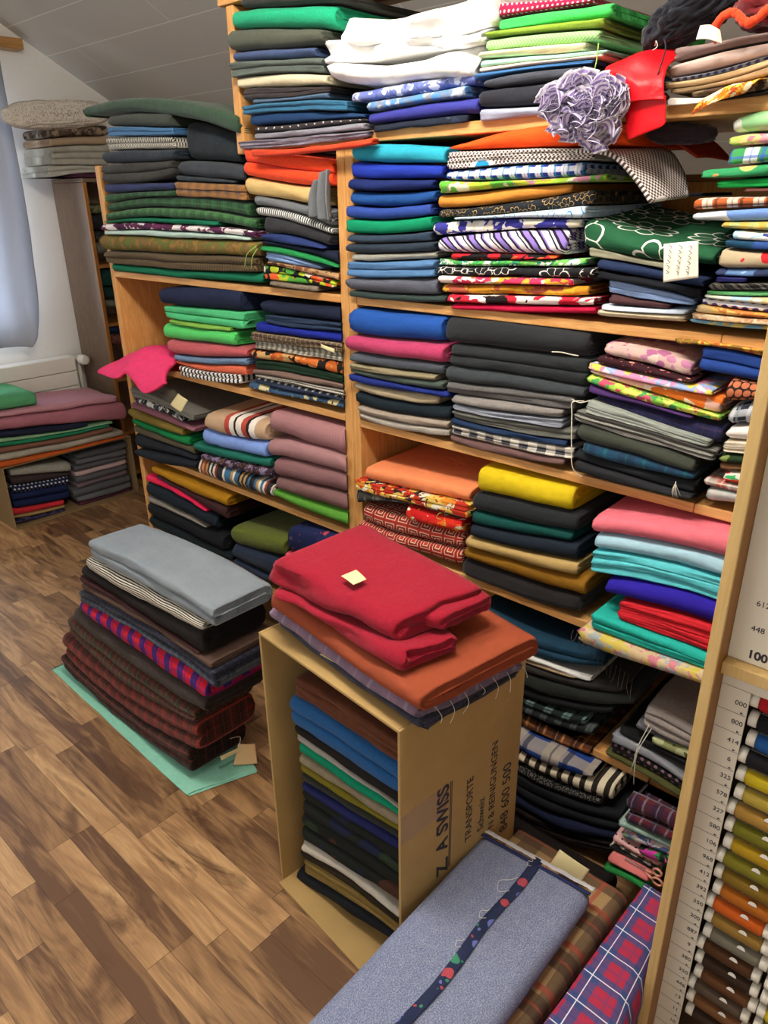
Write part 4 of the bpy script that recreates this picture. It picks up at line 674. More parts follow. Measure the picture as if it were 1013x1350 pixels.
F('A',-0.018,-0.6803,-0.4233,(1.177,1.167,1.163),(1.171,1.151,1.132),'bl .09 #e6772c #f0d8cc #e6772c #e8b8a8','orange and white print in the flowery pile right of the dark suiting',22,depth=0.32,sh=0.9525,top=1.246,cl=[-1.332,-0.11])
F('A',-0.018,-0.6818,-0.4214,(1.17,1.15,1.13),(1.152,1.132,1.12),'bl .025 #a8c84a #4a9c54 #e4e46a #c8506a #8cc44c','lime green flower print in the flowery pile right of the dark suiting',22,depth=0.32,sh=0.9525,top=1.246,cl=[-1.332,-0.11])
F('A',-0.018,-0.6782,-0.4687,(1.152,1.135,1.122),(1.133,1.124,1.116),'p #4a2d66','purple cloth in the flowery pile right of the dark suiting',22,depth=0.32,sh=0.9525,top=1.246,cl=[-1.332,-0.11])
F('A',-0.018,-0.6632,-0.4157,(1.132,1.12,1.113),(1.118,1.088,1.077),'tt #1b1d45 #10122c #3a2a4a .05','navy check cloth in the flowery pile right of the dark suiting',22,depth=0.32,sh=0.9525,top=1.246,cl=[-1.332,-0.11])
F('A',-0.03,-0.6753,-0.4292,(1.122,1.103,1.085),(1.094,1.084,1.073),'p #949b93','pale grey suiting folded double in the string-tied grey pile',23,nf=2,depth=0.34,sh=0.9525,top=1.246,cl=[-1.332,-0.11])
F('A',-0.03,-0.6999,-0.4169,(1.096,1.084,1.071),(1.072,1.058,1.047),'sv #8a8982 #5f5e5a .009','grey striped cloth with frayed ends in the string-tied grey pile',23,nf=3,rag=0.003,depth=0.34,sh=0.9525,top=1.246,cl=[-1.332,-0.11])
F('A',-0.03,-0.6857,-0.4479,(1.071,1.059,1.046),(1.037,1.029,1.02),'f #3a3f35','dark moss grey wool in the string-tied grey pile',23,depth=0.34,sh=0.9525,top=1.246,cl=[-1.332,-0.11])
F('A',-0.03,-0.6711,-0.445,(1.036,1.028,1.019),(1.012,1.004,1.008),'tt #164a66 #14243f #1f6a6a .08','blue-green plaid in the string-tied grey pile',23,depth=0.34,sh=0.9525,top=1.246,cl=[-1.332,-0.11])
F('A',-0.03,-0.6919,-0.442,(1.015,1.004,1.007),(0.9932,0.984,0.9796),'p #1d2126','black cloth in the string-tied grey pile',23,depth=0.34,sh=0.9525,top=1.246,cl=[-1.332,-0.11])
F('A',-0.03,-0.6874,-0.4426,(0.9926,0.9833,0.9789),(0.9686,0.9631,0.9659),'p #232428','soft black cloth, lowest in the string-tied grey pile',23,depth=0.34,sh=0.9525,top=1.246,cl=[-1.332,-0.11])
F('A',-0.018,-0.5199,-0.3515,(1.256,1.256,1.252),(1.245,1.247,1.236),'bl .03 #c9903c #d8b84c #b85a2c #8a6a2c','yellow and orange print, topmost behind the wooden cabinet edge',24,depth=0.3,sh=0.9525,top=1.246,cl=[-1.3,-0.11])
F('A',-0.018,-0.4736,-0.3465,(1.247,1.245,1.233),(1.204,1.2,1.196),'p #1f3f87','bright blue quilted cloth folded double behind the wooden cabinet edge',24,nf=2,depth=0.3,sh=0.9525,top=1.246,cl=[-1.3,-0.11])
F('A',-0.018,-0.4183,-0.3397,(1.2,1.197,1.195),(1.157,1.167,1.178),'do #2a1c18 #b86a48 .014 .44','brown cloth with round orange flowers behind the wooden cabinet edge',24,depth=0.3,sh=0.9525,top=1.246,cl=[-1.3,-0.11])
F('A',-0.018,-0.4085,-0.3348,(1.154,1.168,1.178),(1.115,1.122,1.13),'pl #2a2f3c #c9ccd2 #8d949e .035','grey and white check roll behind the wooden cabinet edge',24,depth=0.3,sh=0.9525,top=1.246,cl=[-1.3,-0.11])
F('A',-0.018,-0.4063,-0.3377,(1.113,1.121,1.129),(1.091,1.095,1.1),'bz #e8e0da #d8201c #e8e0da #d8201c .08','red and white cloth behind the wooden cabinet edge',24,depth=0.3,sh=0.9525,top=1.246,cl=[-1.3,-0.11])
F('A',-0.018,-0.4086,-0.3323,(1.089,1.095,1.1),(1.067,1.071,1.076),'p #d3c6b0','cream cloth folded double behind the wooden cabinet edge',24,nf=2,depth=0.3,sh=0.9525,top=1.246,cl=[-1.3,-0.11])
F('A',-0.018,-0.4119,-0.3288,(1.065,1.071,1.076),(1.046,1.05,1.058),'fl #22351c .05 .25 #d8d0b0 #7a8a4a','dark green print behind the wooden cabinet edge',24,depth=0.3,sh=0.9525,top=1.246,cl=[-1.3,-0.11])
F('A',-0.018,-0.4116,-0.3262,(1.044,1.05,1.058),(1.03,1.038,1.048),'bz #8a6240 #cfc2a8 #8a6240 #cfc2a8 .1','brown and cream cloth behind the wooden cabinet edge',24,depth=0.3,sh=0.9525,top=1.246,cl=[-1.3,-0.11])
F('A',-0.018,-0.3993,-0.3227,(1.03,1.039,1.049),(1.013,1.013,1.015),'bl .05 #e4dcd0 #34a05a #d8442c #e4dcd0','white, green and red print behind the wooden cabinet edge',24,depth=0.3,sh=0.9525,top=1.246,cl=[-1.3,-0.11])
F('A',-0.018,-0.4328,-0.318,(1.014,1.013,1.015),(0.9947,0.9979,0.9993),'pl #a89a90 #b8503c #d9d0c8 .04','pink and grey plaid behind the wooden cabinet edge',24,depth=0.3,sh=0.9525,top=1.246,cl=[-1.3,-0.11])
F('A',-0.018,-0.4255,-0.3145,(0.9941,0.9976,0.9987),(0.967,0.9717,0.9765),'pl #b9c4bc #aebbb4 #cdbfbb .05','pale mint plaid, lowest behind the wooden cabinet edge',24,depth=0.3,sh=0.9525,top=1.246,cl=[-1.3,-0.11])
F('A',-0.018,-1.3087,-0.9612,(0.8318,0.8404,0.8521),(0.7935,0.8027,0.8173),'p #ea8a5a','peach cloth, topmost in the pile topped with peach',25,depth=0.36,rise=0.01,sh=0.612,top=0.929,cl=[-1.332,-0.11])
F('A',-0.024,-1.3389,-0.9582,(0.7917,0.8011,0.8175),(0.7597,0.7717,0.7793),'bl .04 #e0c05c #efe4cc #b8301c #2a201c #e08a2c','yellow and white flower print in the pile topped with peach',25,nf=2,depth=0.35,sh=0.612,top=0.929,cl=[-1.332,-0.11])
F('A',-0.018,-1.3383,-0.983,(0.7587,0.7705,0.7786),(0.7177,0.7645,0.772),'bl .02 #3a3836 #6a645c #2a2826','dark grey print in the pile topped with peach',25,depth=0.35,sh=0.612,top=0.929,cl=[-1.332,-0.11])
F('A',-0.018,-1.1553,-0.9759,(0.7639,0.7643,0.7731),(0.7197,0.7245,0.7316),'bl .05 #d8301c #e8742c #c81c1c #efe0d0 #e0a02c','red and orange flower print in the pile topped with peach',25,depth=0.35,sh=0.612,top=0.929,cl=[-1.332,-0.11])
F('A',-0.018,-1.3229,-0.9818,(0.7178,0.719,0.731),(0.6643,0.667,0.6868),'ge #8a2a22 #d8c0a8 #b83a2a .04','red geometric cloth, upper of two in the pile topped with peach',25,depth=0.35,sh=0.612,top=0.929,cl=[-1.332,-0.11])
F('A',-0.018,-1.3474,-0.9813,(0.6647,0.6656,0.6871),(0.6289,0.629,0.6379),'ge #94281f #d8c0a8 #b83a2a .04','red geometric cloth, lower of two in the pile topped with peach',25,depth=0.35,sh=0.612,top=0.929,cl=[-1.332,-0.11])
F('A',-0.018,-0.9411,-0.6922,(0.9153,0.917,0.9242),(0.8512,0.8589,0.866),'p #d2b716','yellow cloth, topmost in the pile topped with yellow',26,depth=0.38,sh=0.612,top=0.929,cl=[-1.332,-0.11])
F('A',-0.018,-0.9486,-0.6738,(0.8497,0.8586,0.8664),(0.8043,0.8128,0.83),'f #1c2024','black wool with a loose thread in the pile topped with yellow',26,depth=0.36,sh=0.612,top=0.929,cl=[-1.332,-0.11])
F('A',-0.018,-0.9502,-0.6834,(0.8034,0.8116,0.8294),(0.7694,0.7826,0.8015),'p #0d4a45','dark teal cloth in the pile topped with yellow',26,depth=0.36,sh=0.612,top=0.929,cl=[-1.332,-0.11])
F('A',-0.018,-0.9513,-0.6674,(0.7683,0.7829,0.8036),(0.7336,0.7424,0.7577),'p #1a2430','blue-black cloth in the pile topped with yellow',26,depth=0.36,sh=0.612,top=0.929,cl=[-1.332,-0.11])
F('A',-0.018,-0.9638,-0.663,(0.7323,0.7414,0.7577),(0.7052,0.7114,0.7246),'p #b99c62','beige cloth in the pile topped with yellow',26,layers=6,depth=0.38,sh=0.612,top=0.929,cl=[-1.332,-0.11])
F('A',-0.018,-0.9709,-0.6422,(0.7044,0.7112,0.7264),(0.6653,0.6667,0.6791),'p #95681a','mustard brown cloth in the pile topped with yellow',26,depth=0.36,sh=0.612,top=0.929,cl=[-1.332,-0.11])
F('A',-0.018,-0.9768,-0.6544,(0.6648,0.6657,0.6785),(0.6169,0.6094,0.6282),'v #1f1b1c','black plush, lowest in the pile topped with yellow',26,depth=0.36,sh=0.612,top=0.929,cl=[-1.332,-0.11])
F('A',-0.05,-0.6286,-0.317,(0.8879,0.9147,0.9291),(0.8517,0.8726,0.8783),'p #e0707e','pink cloth, topmost in the pile beside the wooden cabinet',27,depth=0.38,rise=0.012,sh=0.612,top=0.929,cl=[-1.3,-0.11])
F('A',-0.05,-0.6208,-0.3086,(0.8511,0.8727,0.8775),(0.8134,0.8345,0.8343),'p #a8d0e0','pale blue cloth in the pile beside the wooden cabinet',27,depth=0.36,sh=0.612,top=0.929,cl=[-1.3,-0.11])
F('A',-0.05,-0.6234,-0.3002,(0.8112,0.8341,0.8326),(0.7596,0.7866,0.7871),'p #5cc4cc','aqua cloth in three folds in the pile beside the wooden cabinet',27,nf=3,depth=0.36,sh=0.612,top=0.929,cl=[-1.3,-0.11])
F('A',-0.05,-0.5818,-0.2923,(0.759,0.7887,0.7848),(0.7235,0.7369,0.7377),'p #2a1c9c','violet blue cloth in the pile beside the wooden cabinet',27,depth=0.36,sh=0.612,top=0.929,cl=[-1.3,-0.11])
F('A',-0.05,-0.5473,-0.282,(0.7229,0.7376,0.7361),(0.6807,0.6817,0.6826),'p #d02530','red cloth in four folds in the pile beside the wooden cabinet',27,nf=4,depth=0.36,sh=0.612,top=0.929,cl=[-1.3,-0.11])
F('A',-0.06,-0.599,-0.2718,(0.6797,0.6809,0.6821),(0.6405,0.6438,0.6549),'p #25b3a4','turquoise cloth folded double in the pile beside the wooden cabinet',27,nf=2,depth=0.36,sh=0.612,top=0.929,cl=[-1.3,-0.11])
F('A',-0.07,-0.6197,-0.2639,(0.64,0.6429,0.655),(0.5928,0.6056,0.6254),'bl .035 #d0b68e #d0808c #d0bc58 #a2b0b0 #cdb28a #d4bc98','beige flower print with scalloped edge, lowest in the pile beside the wooden cabinet',27,rag=0.008,depth=0.36,sh=0.612,top=0.929,cl=[-1.3,-0.11])
F('A',-0.018,-0.9414,-0.5815,(0.5372,0.5218,0.5531),(0.4923,0.4732,0.5198),'p #173a50','petrol blue cloth, topmost on the low shelf behind the cardboard box',28,nf=2,layers=5,depth=0.34,sh=0.283,top=0.589,cl=[-1.332,-0.11])
F('A',-0.018,-0.9403,-0.6043,(0.4917,0.4729,0.4809),(0.4792,0.4579,0.4734),'s #dcdcd8','thin white shiny strip on the low shelf behind the cardboard box',28,depth=0.34,sh=0.283,top=0.589,cl=[-1.332,-0.11])
F('A',-0.018,-0.9396,-0.6399,(0.4786,0.4575,0.4719),(0.4571,0.4468,0.4659),'p #a08a70','beige cloth on the low shelf behind the cardboard box',28,depth=0.34,sh=0.283,top=0.589,cl=[-1.332,-0.11])
F('A',-0.018,-0.9386,-0.533,(0.4565,0.4497,0.497),(0.4318,0.4221,0.4764),'ml #201c1a #3a3530 .02','black-brown fringed cloth on the low shelf behind the cardboard box',28,rag=0.008,depth=0.34,sh=0.283,top=0.589,cl=[-1.332,-0.11])
F('A',-0.018,-0.9376,-0.4975,(0.4312,0.4238,0.4918),(0.4048,0.3846,0.4622),'f #1d211c','black-green cloth on the low shelf behind the cardboard box',28,depth=0.34,sh=0.283,top=0.589,cl=[-1.332,-0.11])
F('A',-0.018,-0.9364,-0.5439,(0.4042,0.3813,0.4412),(0.3684,0.3449,0.4139),'p #15171a','thick black cloth on the low shelf behind the cardboard box',28,depth=0.34,sh=0.283,top=0.589,cl=[-1.332,-0.11])
F('A',-0.018,-0.9352,-0.6066,(0.3678,0.3432,0.3701),(0.3454,0.3251,0.3517),'pl #14211f #6a8280 #0f1514 .05','dark teal plaid on the low shelf behind the cardboard box',28,depth=0.34,sh=0.283,top=0.589,cl=[-1.332,-0.11])
F('A',-0.018,-0.9341,-0.5827,(0.3448,0.3248,0.3589),(0.3131,0.2962,0.3282),'pl #191c1f #4a5250 #0e1012 .04','black and grey plaid on the low shelf behind the cardboard box',28,depth=0.34,sh=0.283,top=0.589,cl=[-1.332,-0.11])
F('A',-0.018,-0.9315,-0.5853,(0.278,0.2711,0.2911),(0.2494,0.2414,0.2596),'pl #7a4420 #2a1c14 #b0784a .05','orange and brown plaid at the bottom of the low shelf pile',29,depth=0.34,sh=0.283,top=0.589,cl=[-1.332,-0.11])
F('A',-0.018,-0.474,-0.3541,(0.4773,0.4782,0.4661),(0.4243,0.4182,0.4149),'f #9d938c','light taupe cloth in three folds on the low shelf by the cabinet edge',30,nf=3,depth=0.3,rise=0.01,sh=0.283,top=0.589,cl=[-1.332,-0.11])
F('A',-0.018,-0.4898,-0.394,(0.4264,0.4191,0.4178),(0.4078,0.4084,0.4118),'ml #77747c #3a383e .03','grey lace on the low shelf by the cabinet edge',30,depth=0.32,sh=0.283,top=0.589,cl=[-1.332,-0.11])
F('A',-0.018,-0.4516,-0.3557,(0.4072,0.4105,0.4146),(0.3823,0.3826,0.3825),'fl #9aa06a .05 .4 #c8cc9a #5a5a3a','pale lime print on the low shelf by the cabinet edge',30,depth=0.32,sh=0.283,top=0.589,cl=[-1.332,-0.11])
F('A',-0.018,-0.5263,-0.3579,(0.3798,0.3817,0.3818),(0.3659,0.3628,0.3601),'p #17181a','black cloth with round edge on the low shelf by the cabinet edge',30,depth=0.32,sh=0.283,top=0.589,cl=[-1.332,-0.11])
F('A',-0.018,-0.5389,-0.3599,(0.3642,0.3618,0.3394),(0.3423,0.3419,0.3245),'s #7d7f86','grey shiny cloth on the low shelf by the cabinet edge',30,depth=0.32,sh=0.283,top=0.589,cl=[-1.332,-0.11])
F('A',-0.018,-0.5403,-0.3607,(0.3411,0.3414,0.3226),(0.3115,0.3117,0.3005),'do #1c1718 #8a6a74 .016 .25','black cloth with pale dots on the low shelf by the cabinet edge',30,depth=0.32,sh=0.283,top=0.589,cl=[-1.332,-0.11])
F('A',-0.018,-0.5486,-0.3577,(0.3098,0.3112,0.2983),(0.2952,0.2979,0.2844),'p #4c4d28','olive cloth, lowest on the low shelf by the cabinet edge',30,depth=0.32,sh=0.283,top=0.589,cl=[-1.332,-0.11])
F('A',-0.065,-0.8968,-0.5536,(0.2769,0.2548,0.2985),(0.2409,0.2178,0.2469),'pl #1c3a80 #a09686 #14203f .11','blue and beige plaid in the dark pile on the floor under the shelf',31,depth=0.36,sh=0.0,top=0.26,cl=[-1.332,-0.11])
F('A',-0.065,-0.8955,-0.5004,(0.2403,0.2183,0.2659),(0.2164,0.1793,0.2147),'st #d8ccb0 #2a221c .03','cream cloth with dark stripes in the dark pile on the floor under the shelf',31,depth=0.36,sh=0.0,top=0.26,cl=[-1.332,-0.11])
F('A',-0.065,-0.8943,-0.5252,(0.2158,0.1786,0.2141),(0.1795,0.1456,0.182),'li #161616 #8d8a84 .025','black cloth with white lattice in the dark pile on the floor under the shelf',31,depth=0.36,sh=0.0,top=0.26,cl=[-1.332,-0.11])
F('A',-0.065,-0.8924,-0.473,(0.1789,0.1459,0.2046),(0.1209,0.0856,0.1471),'p #14161a','thick black cloth in the dark pile on the floor under the shelf',31,nf=2,depth=0.36,sh=0.0,top=0.26,cl=[-1.332,-0.11])
F('A',-0.065,-0.8905,-0.4779,(0.1203,0.0849,0.1466),(0.0851,0.0473,0.1139),'p #161d38','navy cloth in the dark pile on the floor under the shelf',31,depth=0.36,sh=0.0,top=0.26,cl=[-1.332,-0.11])
F('A',-0.065,-0.8889,-0.4736,(0.0845,0.0469,0.1158),(0.0372,0.002,0.0768),'p #241a1a','dark brown cloth, lowest in the dark pile on the floor under the shelf',31,nf=2,depth=0.36,sh=0.0,top=0.26,cl=[-1.332,-0.11])
F('A',-0.125,-0.4462,-0.3325,(0.3136,0.3235,0.3292),(0.2715,0.2827,0.2866),'tt #5a1a24 #1c1a34 #8a8a9c .055','dark red tartan, topmost on the floor pile by the cabinet edge',32,depth=0.3,sh=0.0,top=0.26,cl=[-1.3,-0.11])
F('A',-0.125,-0.4431,-0.3276,(0.2703,0.2827,0.2859),(0.2478,0.254,0.2608),'tt #5a1a24 #1c1a34 #8a8a9c .055','dark red tartan, second on the floor pile by the cabinet edge',32,depth=0.3,sh=0.0,top=0.26,cl=[-1.3,-0.11])
F('A',-0.125,-0.4569,-0.3242,(0.245,0.2528,0.2606),(0.2198,0.2353,0.2424),'st #8fa79c #7d968c .05','sage green cloth with faint stripes on the floor pile by the cabinet edge',32,depth=0.3,sh=0.0,top=0.26,cl=[-1.3,-0.11])
F('A',-0.125,-0.4453,-0.3213,(0.2192,0.2361,0.2418),(0.1985,0.2078,0.2232),'bl .03 #e8d0d8 #f2eaee #6a84b8 #d8a0b8 #8ab08a','pale pink flower print on the floor pile by the cabinet edge',32,depth=0.3,sh=0.0,top=0.26,cl=[-1.3,-0.11])
F('A',-0.125,-0.4039,-0.3185,(0.1979,0.2148,0.2228),(0.1884,0.1872,0.2071),'bl .04 #c83a9c #1d2a1c #d86ac0 #2e8a4a','magenta and black flower print on the floor pile by the cabinet edge',32,depth=0.3,sh=0.0,top=0.26,cl=[-1.3,-0.11])
F('A',-0.125,-0.4653,-0.3549,(0.1882,0.1879,0.1864),(0.1628,0.1724,0.1732),'do #e8b8b4 #2a1c20 .016 .16','pink cloth with black dots on the floor pile by the cabinet edge',32,depth=0.3,sh=0.0,top=0.26,cl=[-1.3,-0.11])
F('A',-0.125,-0.4461,-0.3527,(0.1706,0.1721,0.1724),(0.1646,0.1661,0.1574),'do #7d7a74 #1f1d1c .03 .25','grey cloth with black dots on the floor pile by the cabinet edge',32,depth=0.3,sh=0.0,top=0.26,cl=[-1.3,-0.11])
F('A',-0.125,-0.468,-0.368,(0.1612,0.1653,0.1641),(0.1552,0.1593,0.1581),'bl .03 #1d1b1a #3a3835 #c9c4ba #141313','black print on the floor pile by the cabinet edge',32,depth=0.3,sh=0.0,top=0.26,cl=[-1.3,-0.11])
F('A',-0.155,-0.4582,-0.3657,(0.1546,0.1589,0.1568),(0.1335,0.1444,0.1456),'p #d87a78','salmon cloth on the floor pile by the cabinet edge',32,depth=0.3,sh=0.0,top=0.26,cl=[-1.3,-0.11])
F('A',-0.155,-0.4602,-0.3638,(0.13,0.1438,0.1443),(0.1124,0.1257,0.1289),'p #2a8a44','green cloth, lowest on the floor pile by the cabinet edge',32,depth=0.3,sh=0.0,top=0.26,cl=[-1.3,-0.11])
F('A',-0.555,-1.863,-1.2796,(0.633,0.6505,0.6411),(0.5736,0.5861,0.5887),'ml #8a949c #7d8891 .1','grey-blue linen, topmost in the tall floor pile',33,nf=2,depth=0.185,layers=6,sh=0.007)
F('A',-0.555,-1.8954,-1.3257,(0.5706,0.5844,0.5881),(0.5294,0.5319,0.5615),'sv #d9d4c4 #1f1d1c .0065','black and cream pinstriped cloth in the tall floor pile',33,depth=0.2,sh=0.007)
F('A',-0.555,-1.9337,-1.3351,(0.5306,0.53,0.5609),(0.4938,0.4927,0.4907),'p #1f1a1a','soft black cloth in the tall floor pile',33,layers=4,depth=0.2,sh=0.007)
F('A',-0.555,-1.953,-1.3535,(0.4934,0.4921,0.4935),(0.4665,0.4861,0.4875),'p #3d1f20','maroon cloth in the tall floor pile',33,depth=0.2,sh=0.007)
F('A',-0.555,-1.9638,-1.3064,(0.4643,0.4861,0.4853),(0.4355,0.4657,0.4644),'p #5b463d','brown cloth in the tall floor pile',33,layers=4,depth=0.2,sh=0.007)
F('A',-0.555,-1.9828,-1.2982,(0.4314,0.4649,0.4631),(0.4135,0.4412,0.4415),'tt #23263a #14151f #5a5a6a .02','dark navy fine plaid in the tall floor pile',33,depth=0.2,sh=0.007)
F('A',-0.555,-1.9907,-1.3025,(0.4113,0.4404,0.4408),(0.389,0.4147,0.4068),'tt #3a4152 #20242f #6a6a72 .025','slate checked cloth in the tall floor pile',33,depth=0.2,sh=0.007)
F('A',-0.555,-2.0074,-1.3475,(0.3855,0.4133,0.4062),(0.3412,0.3392,0.3523),'rb #d01c28 #2a2878 #6a206a .06','red and blue tartan in the tall floor pile',33,depth=0.2,sh=0.007)
F('A',-0.555,-2.0624,-1.3629,(0.3425,0.338,0.3517),(0.2834,0.2728,0.302),'f #352a26','dark brown wool in the tall floor pile',33,layers=5,depth=0.2,sh=0.007)
F('A',-0.555,-2.1223,-1.4213,(0.2867,0.2726,0.2787),(0.2106,0.1853,0.2387),'tt #33291f #5c241b #4a6a44 .05','brown and green dark tartan in the tall floor pile',33,nf=2,depth=0.2,sh=0.007)
F('A',-0.555,-2.1995,-1.4228,(0.1896,0.1819,0.2381),(0.0851,0.0698,0.1443),'tt #6e2620 #20221b #9c3a2c .055','dark red tartan in the tall floor pile',33,nf=2,layers=6,depth=0.2,sh=0.007)
F('A',-0.555,-2.2396,-1.4816,(0.0906,0.0667,0.1182),(0.0404,0.0052,0.034),'tt #3a221c #171511 #7a322a .055','blackish red tartan, lowest in the tall floor pile',33,nf=2,layers=6,depth=0.2,sh=0.007)
F('A',-0.565,-0.9887,-0.6959,(0.6038,0.6041,0.5948),(0.5587,0.5524,0.5455),'ml #6a3a22 #552c18 .04','rust brown wool, topmost inside the standing cardboard box',34,nf=3,depth=0.22,sh=0.0075,top=0.682,cl=[-1.03,-0.654])
F('A',-0.573,-1.0001,-0.6876,(0.5585,0.5519,0.5442),(0.4798,0.4783,0.4793),'f #1f5a95','blue wool folded double inside the standing cardboard box',34,nf=2,depth=0.22,sh=0.0075,top=0.682,cl=[-1.03,-0.654])
F('A',-0.565,-0.9973,-0.6933,(0.4792,0.4777,0.4787),(0.4561,0.4497,0.4474),'p #1f1c1a','black cloth inside the standing cardboard box',34,depth=0.22,sh=0.0075,top=0.682,cl=[-1.03,-0.654])
F('A',-0.565,-0.995,-0.6934,(0.4555,0.4491,0.4468),(0.4401,0.4388,0.4388),'p #9f9a94','light grey cloth inside the standing cardboard box',34,depth=0.22,sh=0.0075,top=0.682,cl=[-1.03,-0.654])
F('A',-0.565,-0.9885,-0.6935,(0.4395,0.4382,0.4382),(0.405,0.4072,0.4207),'p #048a66','emerald green cloth inside the standing cardboard box',34,depth=0.22,sh=0.0075,top=0.682,cl=[-1.03,-0.654])
F('A',-0.565,-0.9913,-0.6936,(0.4045,0.4065,0.4201),(0.382,0.3849,0.3987),'ml #94886f #7a705c .02','oatmeal tweed inside the standing cardboard box',34,depth=0.22,sh=0.0075,top=0.682,cl=[-1.03,-0.654])
F('A',-0.565,-0.9866,-0.6937,(0.3814,0.3845,0.3981),(0.361,0.3702,0.3829),'p #736a1c','olive green cloth inside the standing cardboard box',34,depth=0.22,sh=0.0075,top=0.682,cl=[-1.03,-0.654])
F('A',-0.565,-0.9868,-0.6938,(0.3601,0.3696,0.3823),(0.3281,0.3412,0.3551),'f #232820','dark moss cloth inside the standing cardboard box',34,depth=0.22,sh=0.0075,top=0.682,cl=[-1.03,-0.654])
F('A',-0.565,-0.9892,-0.694,(0.3268,0.3405,0.3545),(0.3054,0.3165,0.3301),'p #1d2258','deep blue cloth inside the standing cardboard box',34,depth=0.22,sh=0.0075,top=0.682,cl=[-1.03,-0.654])
F('A',-0.565,-0.9934,-0.6943,(0.3042,0.3157,0.3295),(0.2327,0.2502,0.2652),'fl #1c211f .09 .4 #4a3026 #2a3a2c #1c2440','dark flowered cloth, upper inside the standing cardboard box',34,nf=2,depth=0.22,sh=0.0075,top=0.682,cl=[-1.03,-0.654])
F('A',-0.565,-1.0033,-0.6947,(0.2301,0.2491,0.2646),(0.1394,0.1641,0.184),'fl #1a1f1d .09 .4 #4a3026 #2a3a2c #1c2440','dark flowered cloth, lower inside the standing cardboard box',34,nf=2,depth=0.22,sh=0.0075,top=0.682,cl=[-1.03,-0.654])
F('A',-0.565,-1.0062,-0.6951,(0.1368,0.1633,0.1618),(0.1104,0.1406,0.1484),'p #c4beb2','off-white cloth inside the standing cardboard box',34,depth=0.22,sh=0.0075,top=0.682,cl=[-1.03,-0.654])
F('A',-0.565,-1.0138,-0.6952,(0.1062,0.1395,0.1477),(0.0825,0.1138,0.1209),'p #2e271d','dark brown cloth inside the standing cardboard box',34,depth=0.22,sh=0.0075,top=0.682,cl=[-1.03,-0.654])
F('A',-0.565,-1.0064,-0.6954,(0.0819,0.1137,0.1201),(0.0403,0.0725,0.0919),'p #8a7440','khaki cloth folded double inside the standing cardboard box',34,nf=2,depth=0.22,sh=0.0075,top=0.682,cl=[-1.03,-0.654])
F('A',-0.565,-1.0426,-0.6956,(0.0286,0.0687,0.0913),(-0.0039,0.0194,0.0563),'p #161b22','midnight cloth, lowest inside the standing cardboard box',34,depth=0.22,sh=0.0075,top=0.682,cl=[-1.03,-0.654])
F('B',-3.65,-0.1614,0.1068,(0.6594,0.6482,0.6371),(0.5837,0.5792,0.5733),'p #55a06e','green cloth, topmost on the low box by the gable wall',35,rise=0.0,depth=0.34,sh=0.3265)
F('B',-3.62,-0.1973,0.5067,(0.5841,0.5698,0.5441),(0.566,0.5377,0.5123),'p #c08a94','pale pink cloth with ragged edge on the low box by the gable wall',35,rag=0.006,depth=0.34,sh=0.3265)
F('B',-3.59,-0.2159,0.5273,(0.5669,0.537,0.51),(0.5118,0.4721,0.4138),'p #a86a78','thick dusty pink cloth on the low box by the gable wall',35,depth=0.34,sh=0.3265)
F('B',-3.59,-0.2245,0.3085,(0.5122,0.4836,0.4552),(0.4888,0.4488,0.4295),'p #1a2036','navy cloth on the low box by the gable wall',35,depth=0.34,sh=0.3265)
F('B',-3.59,-0.23,0.4423,(0.4893,0.4416,0.4267),(0.462,0.4315,0.4148),'p #86b088','pale green cloth on the low box by the gable wall',35,depth=0.34,sh=0.3265)
F('B',-3.59,-0.2354,0.4226,(0.462,0.4318,0.4142),(0.4403,0.4096,0.4009),'p #1f7a56','sea green cloth on the low box by the gable wall',35,depth=0.34,sh=0.3265)
F('B',-3.59,-0.2414,0.437,(0.4404,0.4087,0.4004),(0.407,0.3812,0.3701),'p #7a5444','brown cloth on the low box by the gable wall',35,depth=0.34,sh=0.3265)
F('B',-3.59,-0.2491,0.4905,(0.4072,0.3794,0.369),(0.3707,0.346,0.3396),'ml #a8a294 #948e82 .1','off-white cloth on the low box by the gable wall',35,depth=0.34,sh=0.3265)
F('B',-3.59,-0.2568,0.5001,(0.3709,0.3454,0.3391),(0.3402,0.3083,0.3239),'p #b8541f','orange cloth, lowest on the low box by the gable wall',35,depth=0.34,sh=0.3265)
F('B',-3.63,0.2367,0.5296,(0.2856,0.2835,0.2898),(0.2599,0.2516,0.2519),'f #4a4c50','charcoal grey folded cloth, topmost in the right half of the low box',36,depth=0.28,sh=0.0085,top=0.318)
F('B',-3.63,0.2295,0.5122,(0.2599,0.2514,0.2513),(0.2291,0.2215,0.2157),'f #5f5f64','mid grey folded cloth in the right half of the low box',36,depth=0.28,sh=0.0085,top=0.318)
F('B',-3.63,0.2153,0.5075,(0.2293,0.2213,0.215),(0.1973,0.1916,0.1935),'f #55565c','slate folded cloth in the right half of the low box',36,depth=0.28,sh=0.0085,top=0.318)
F('B',-3.63,0.2151,0.5053,(0.1967,0.191,0.1929),(0.171,0.1632,0.1665),'p #b9a0a2','pale pink folded cloth in the right half of the low box',36,depth=0.28,sh=0.0085,top=0.318)
F('B',-3.63,0.2142,0.504,(0.1705,0.1626,0.1659),(0.1337,0.129,0.1341),'f #5a5a60','grey folded cloth under the pink in the right half of the low box',36,depth=0.28,sh=0.0085,top=0.318)
F('B',-3.63,0.2095,0.4995,(0.1335,0.1284,0.1335),(0.1072,0.1049,0.104),'f #6a5a62','mauve grey folded cloth in the right half of the low box',36,depth=0.28,sh=0.0085,top=0.318)
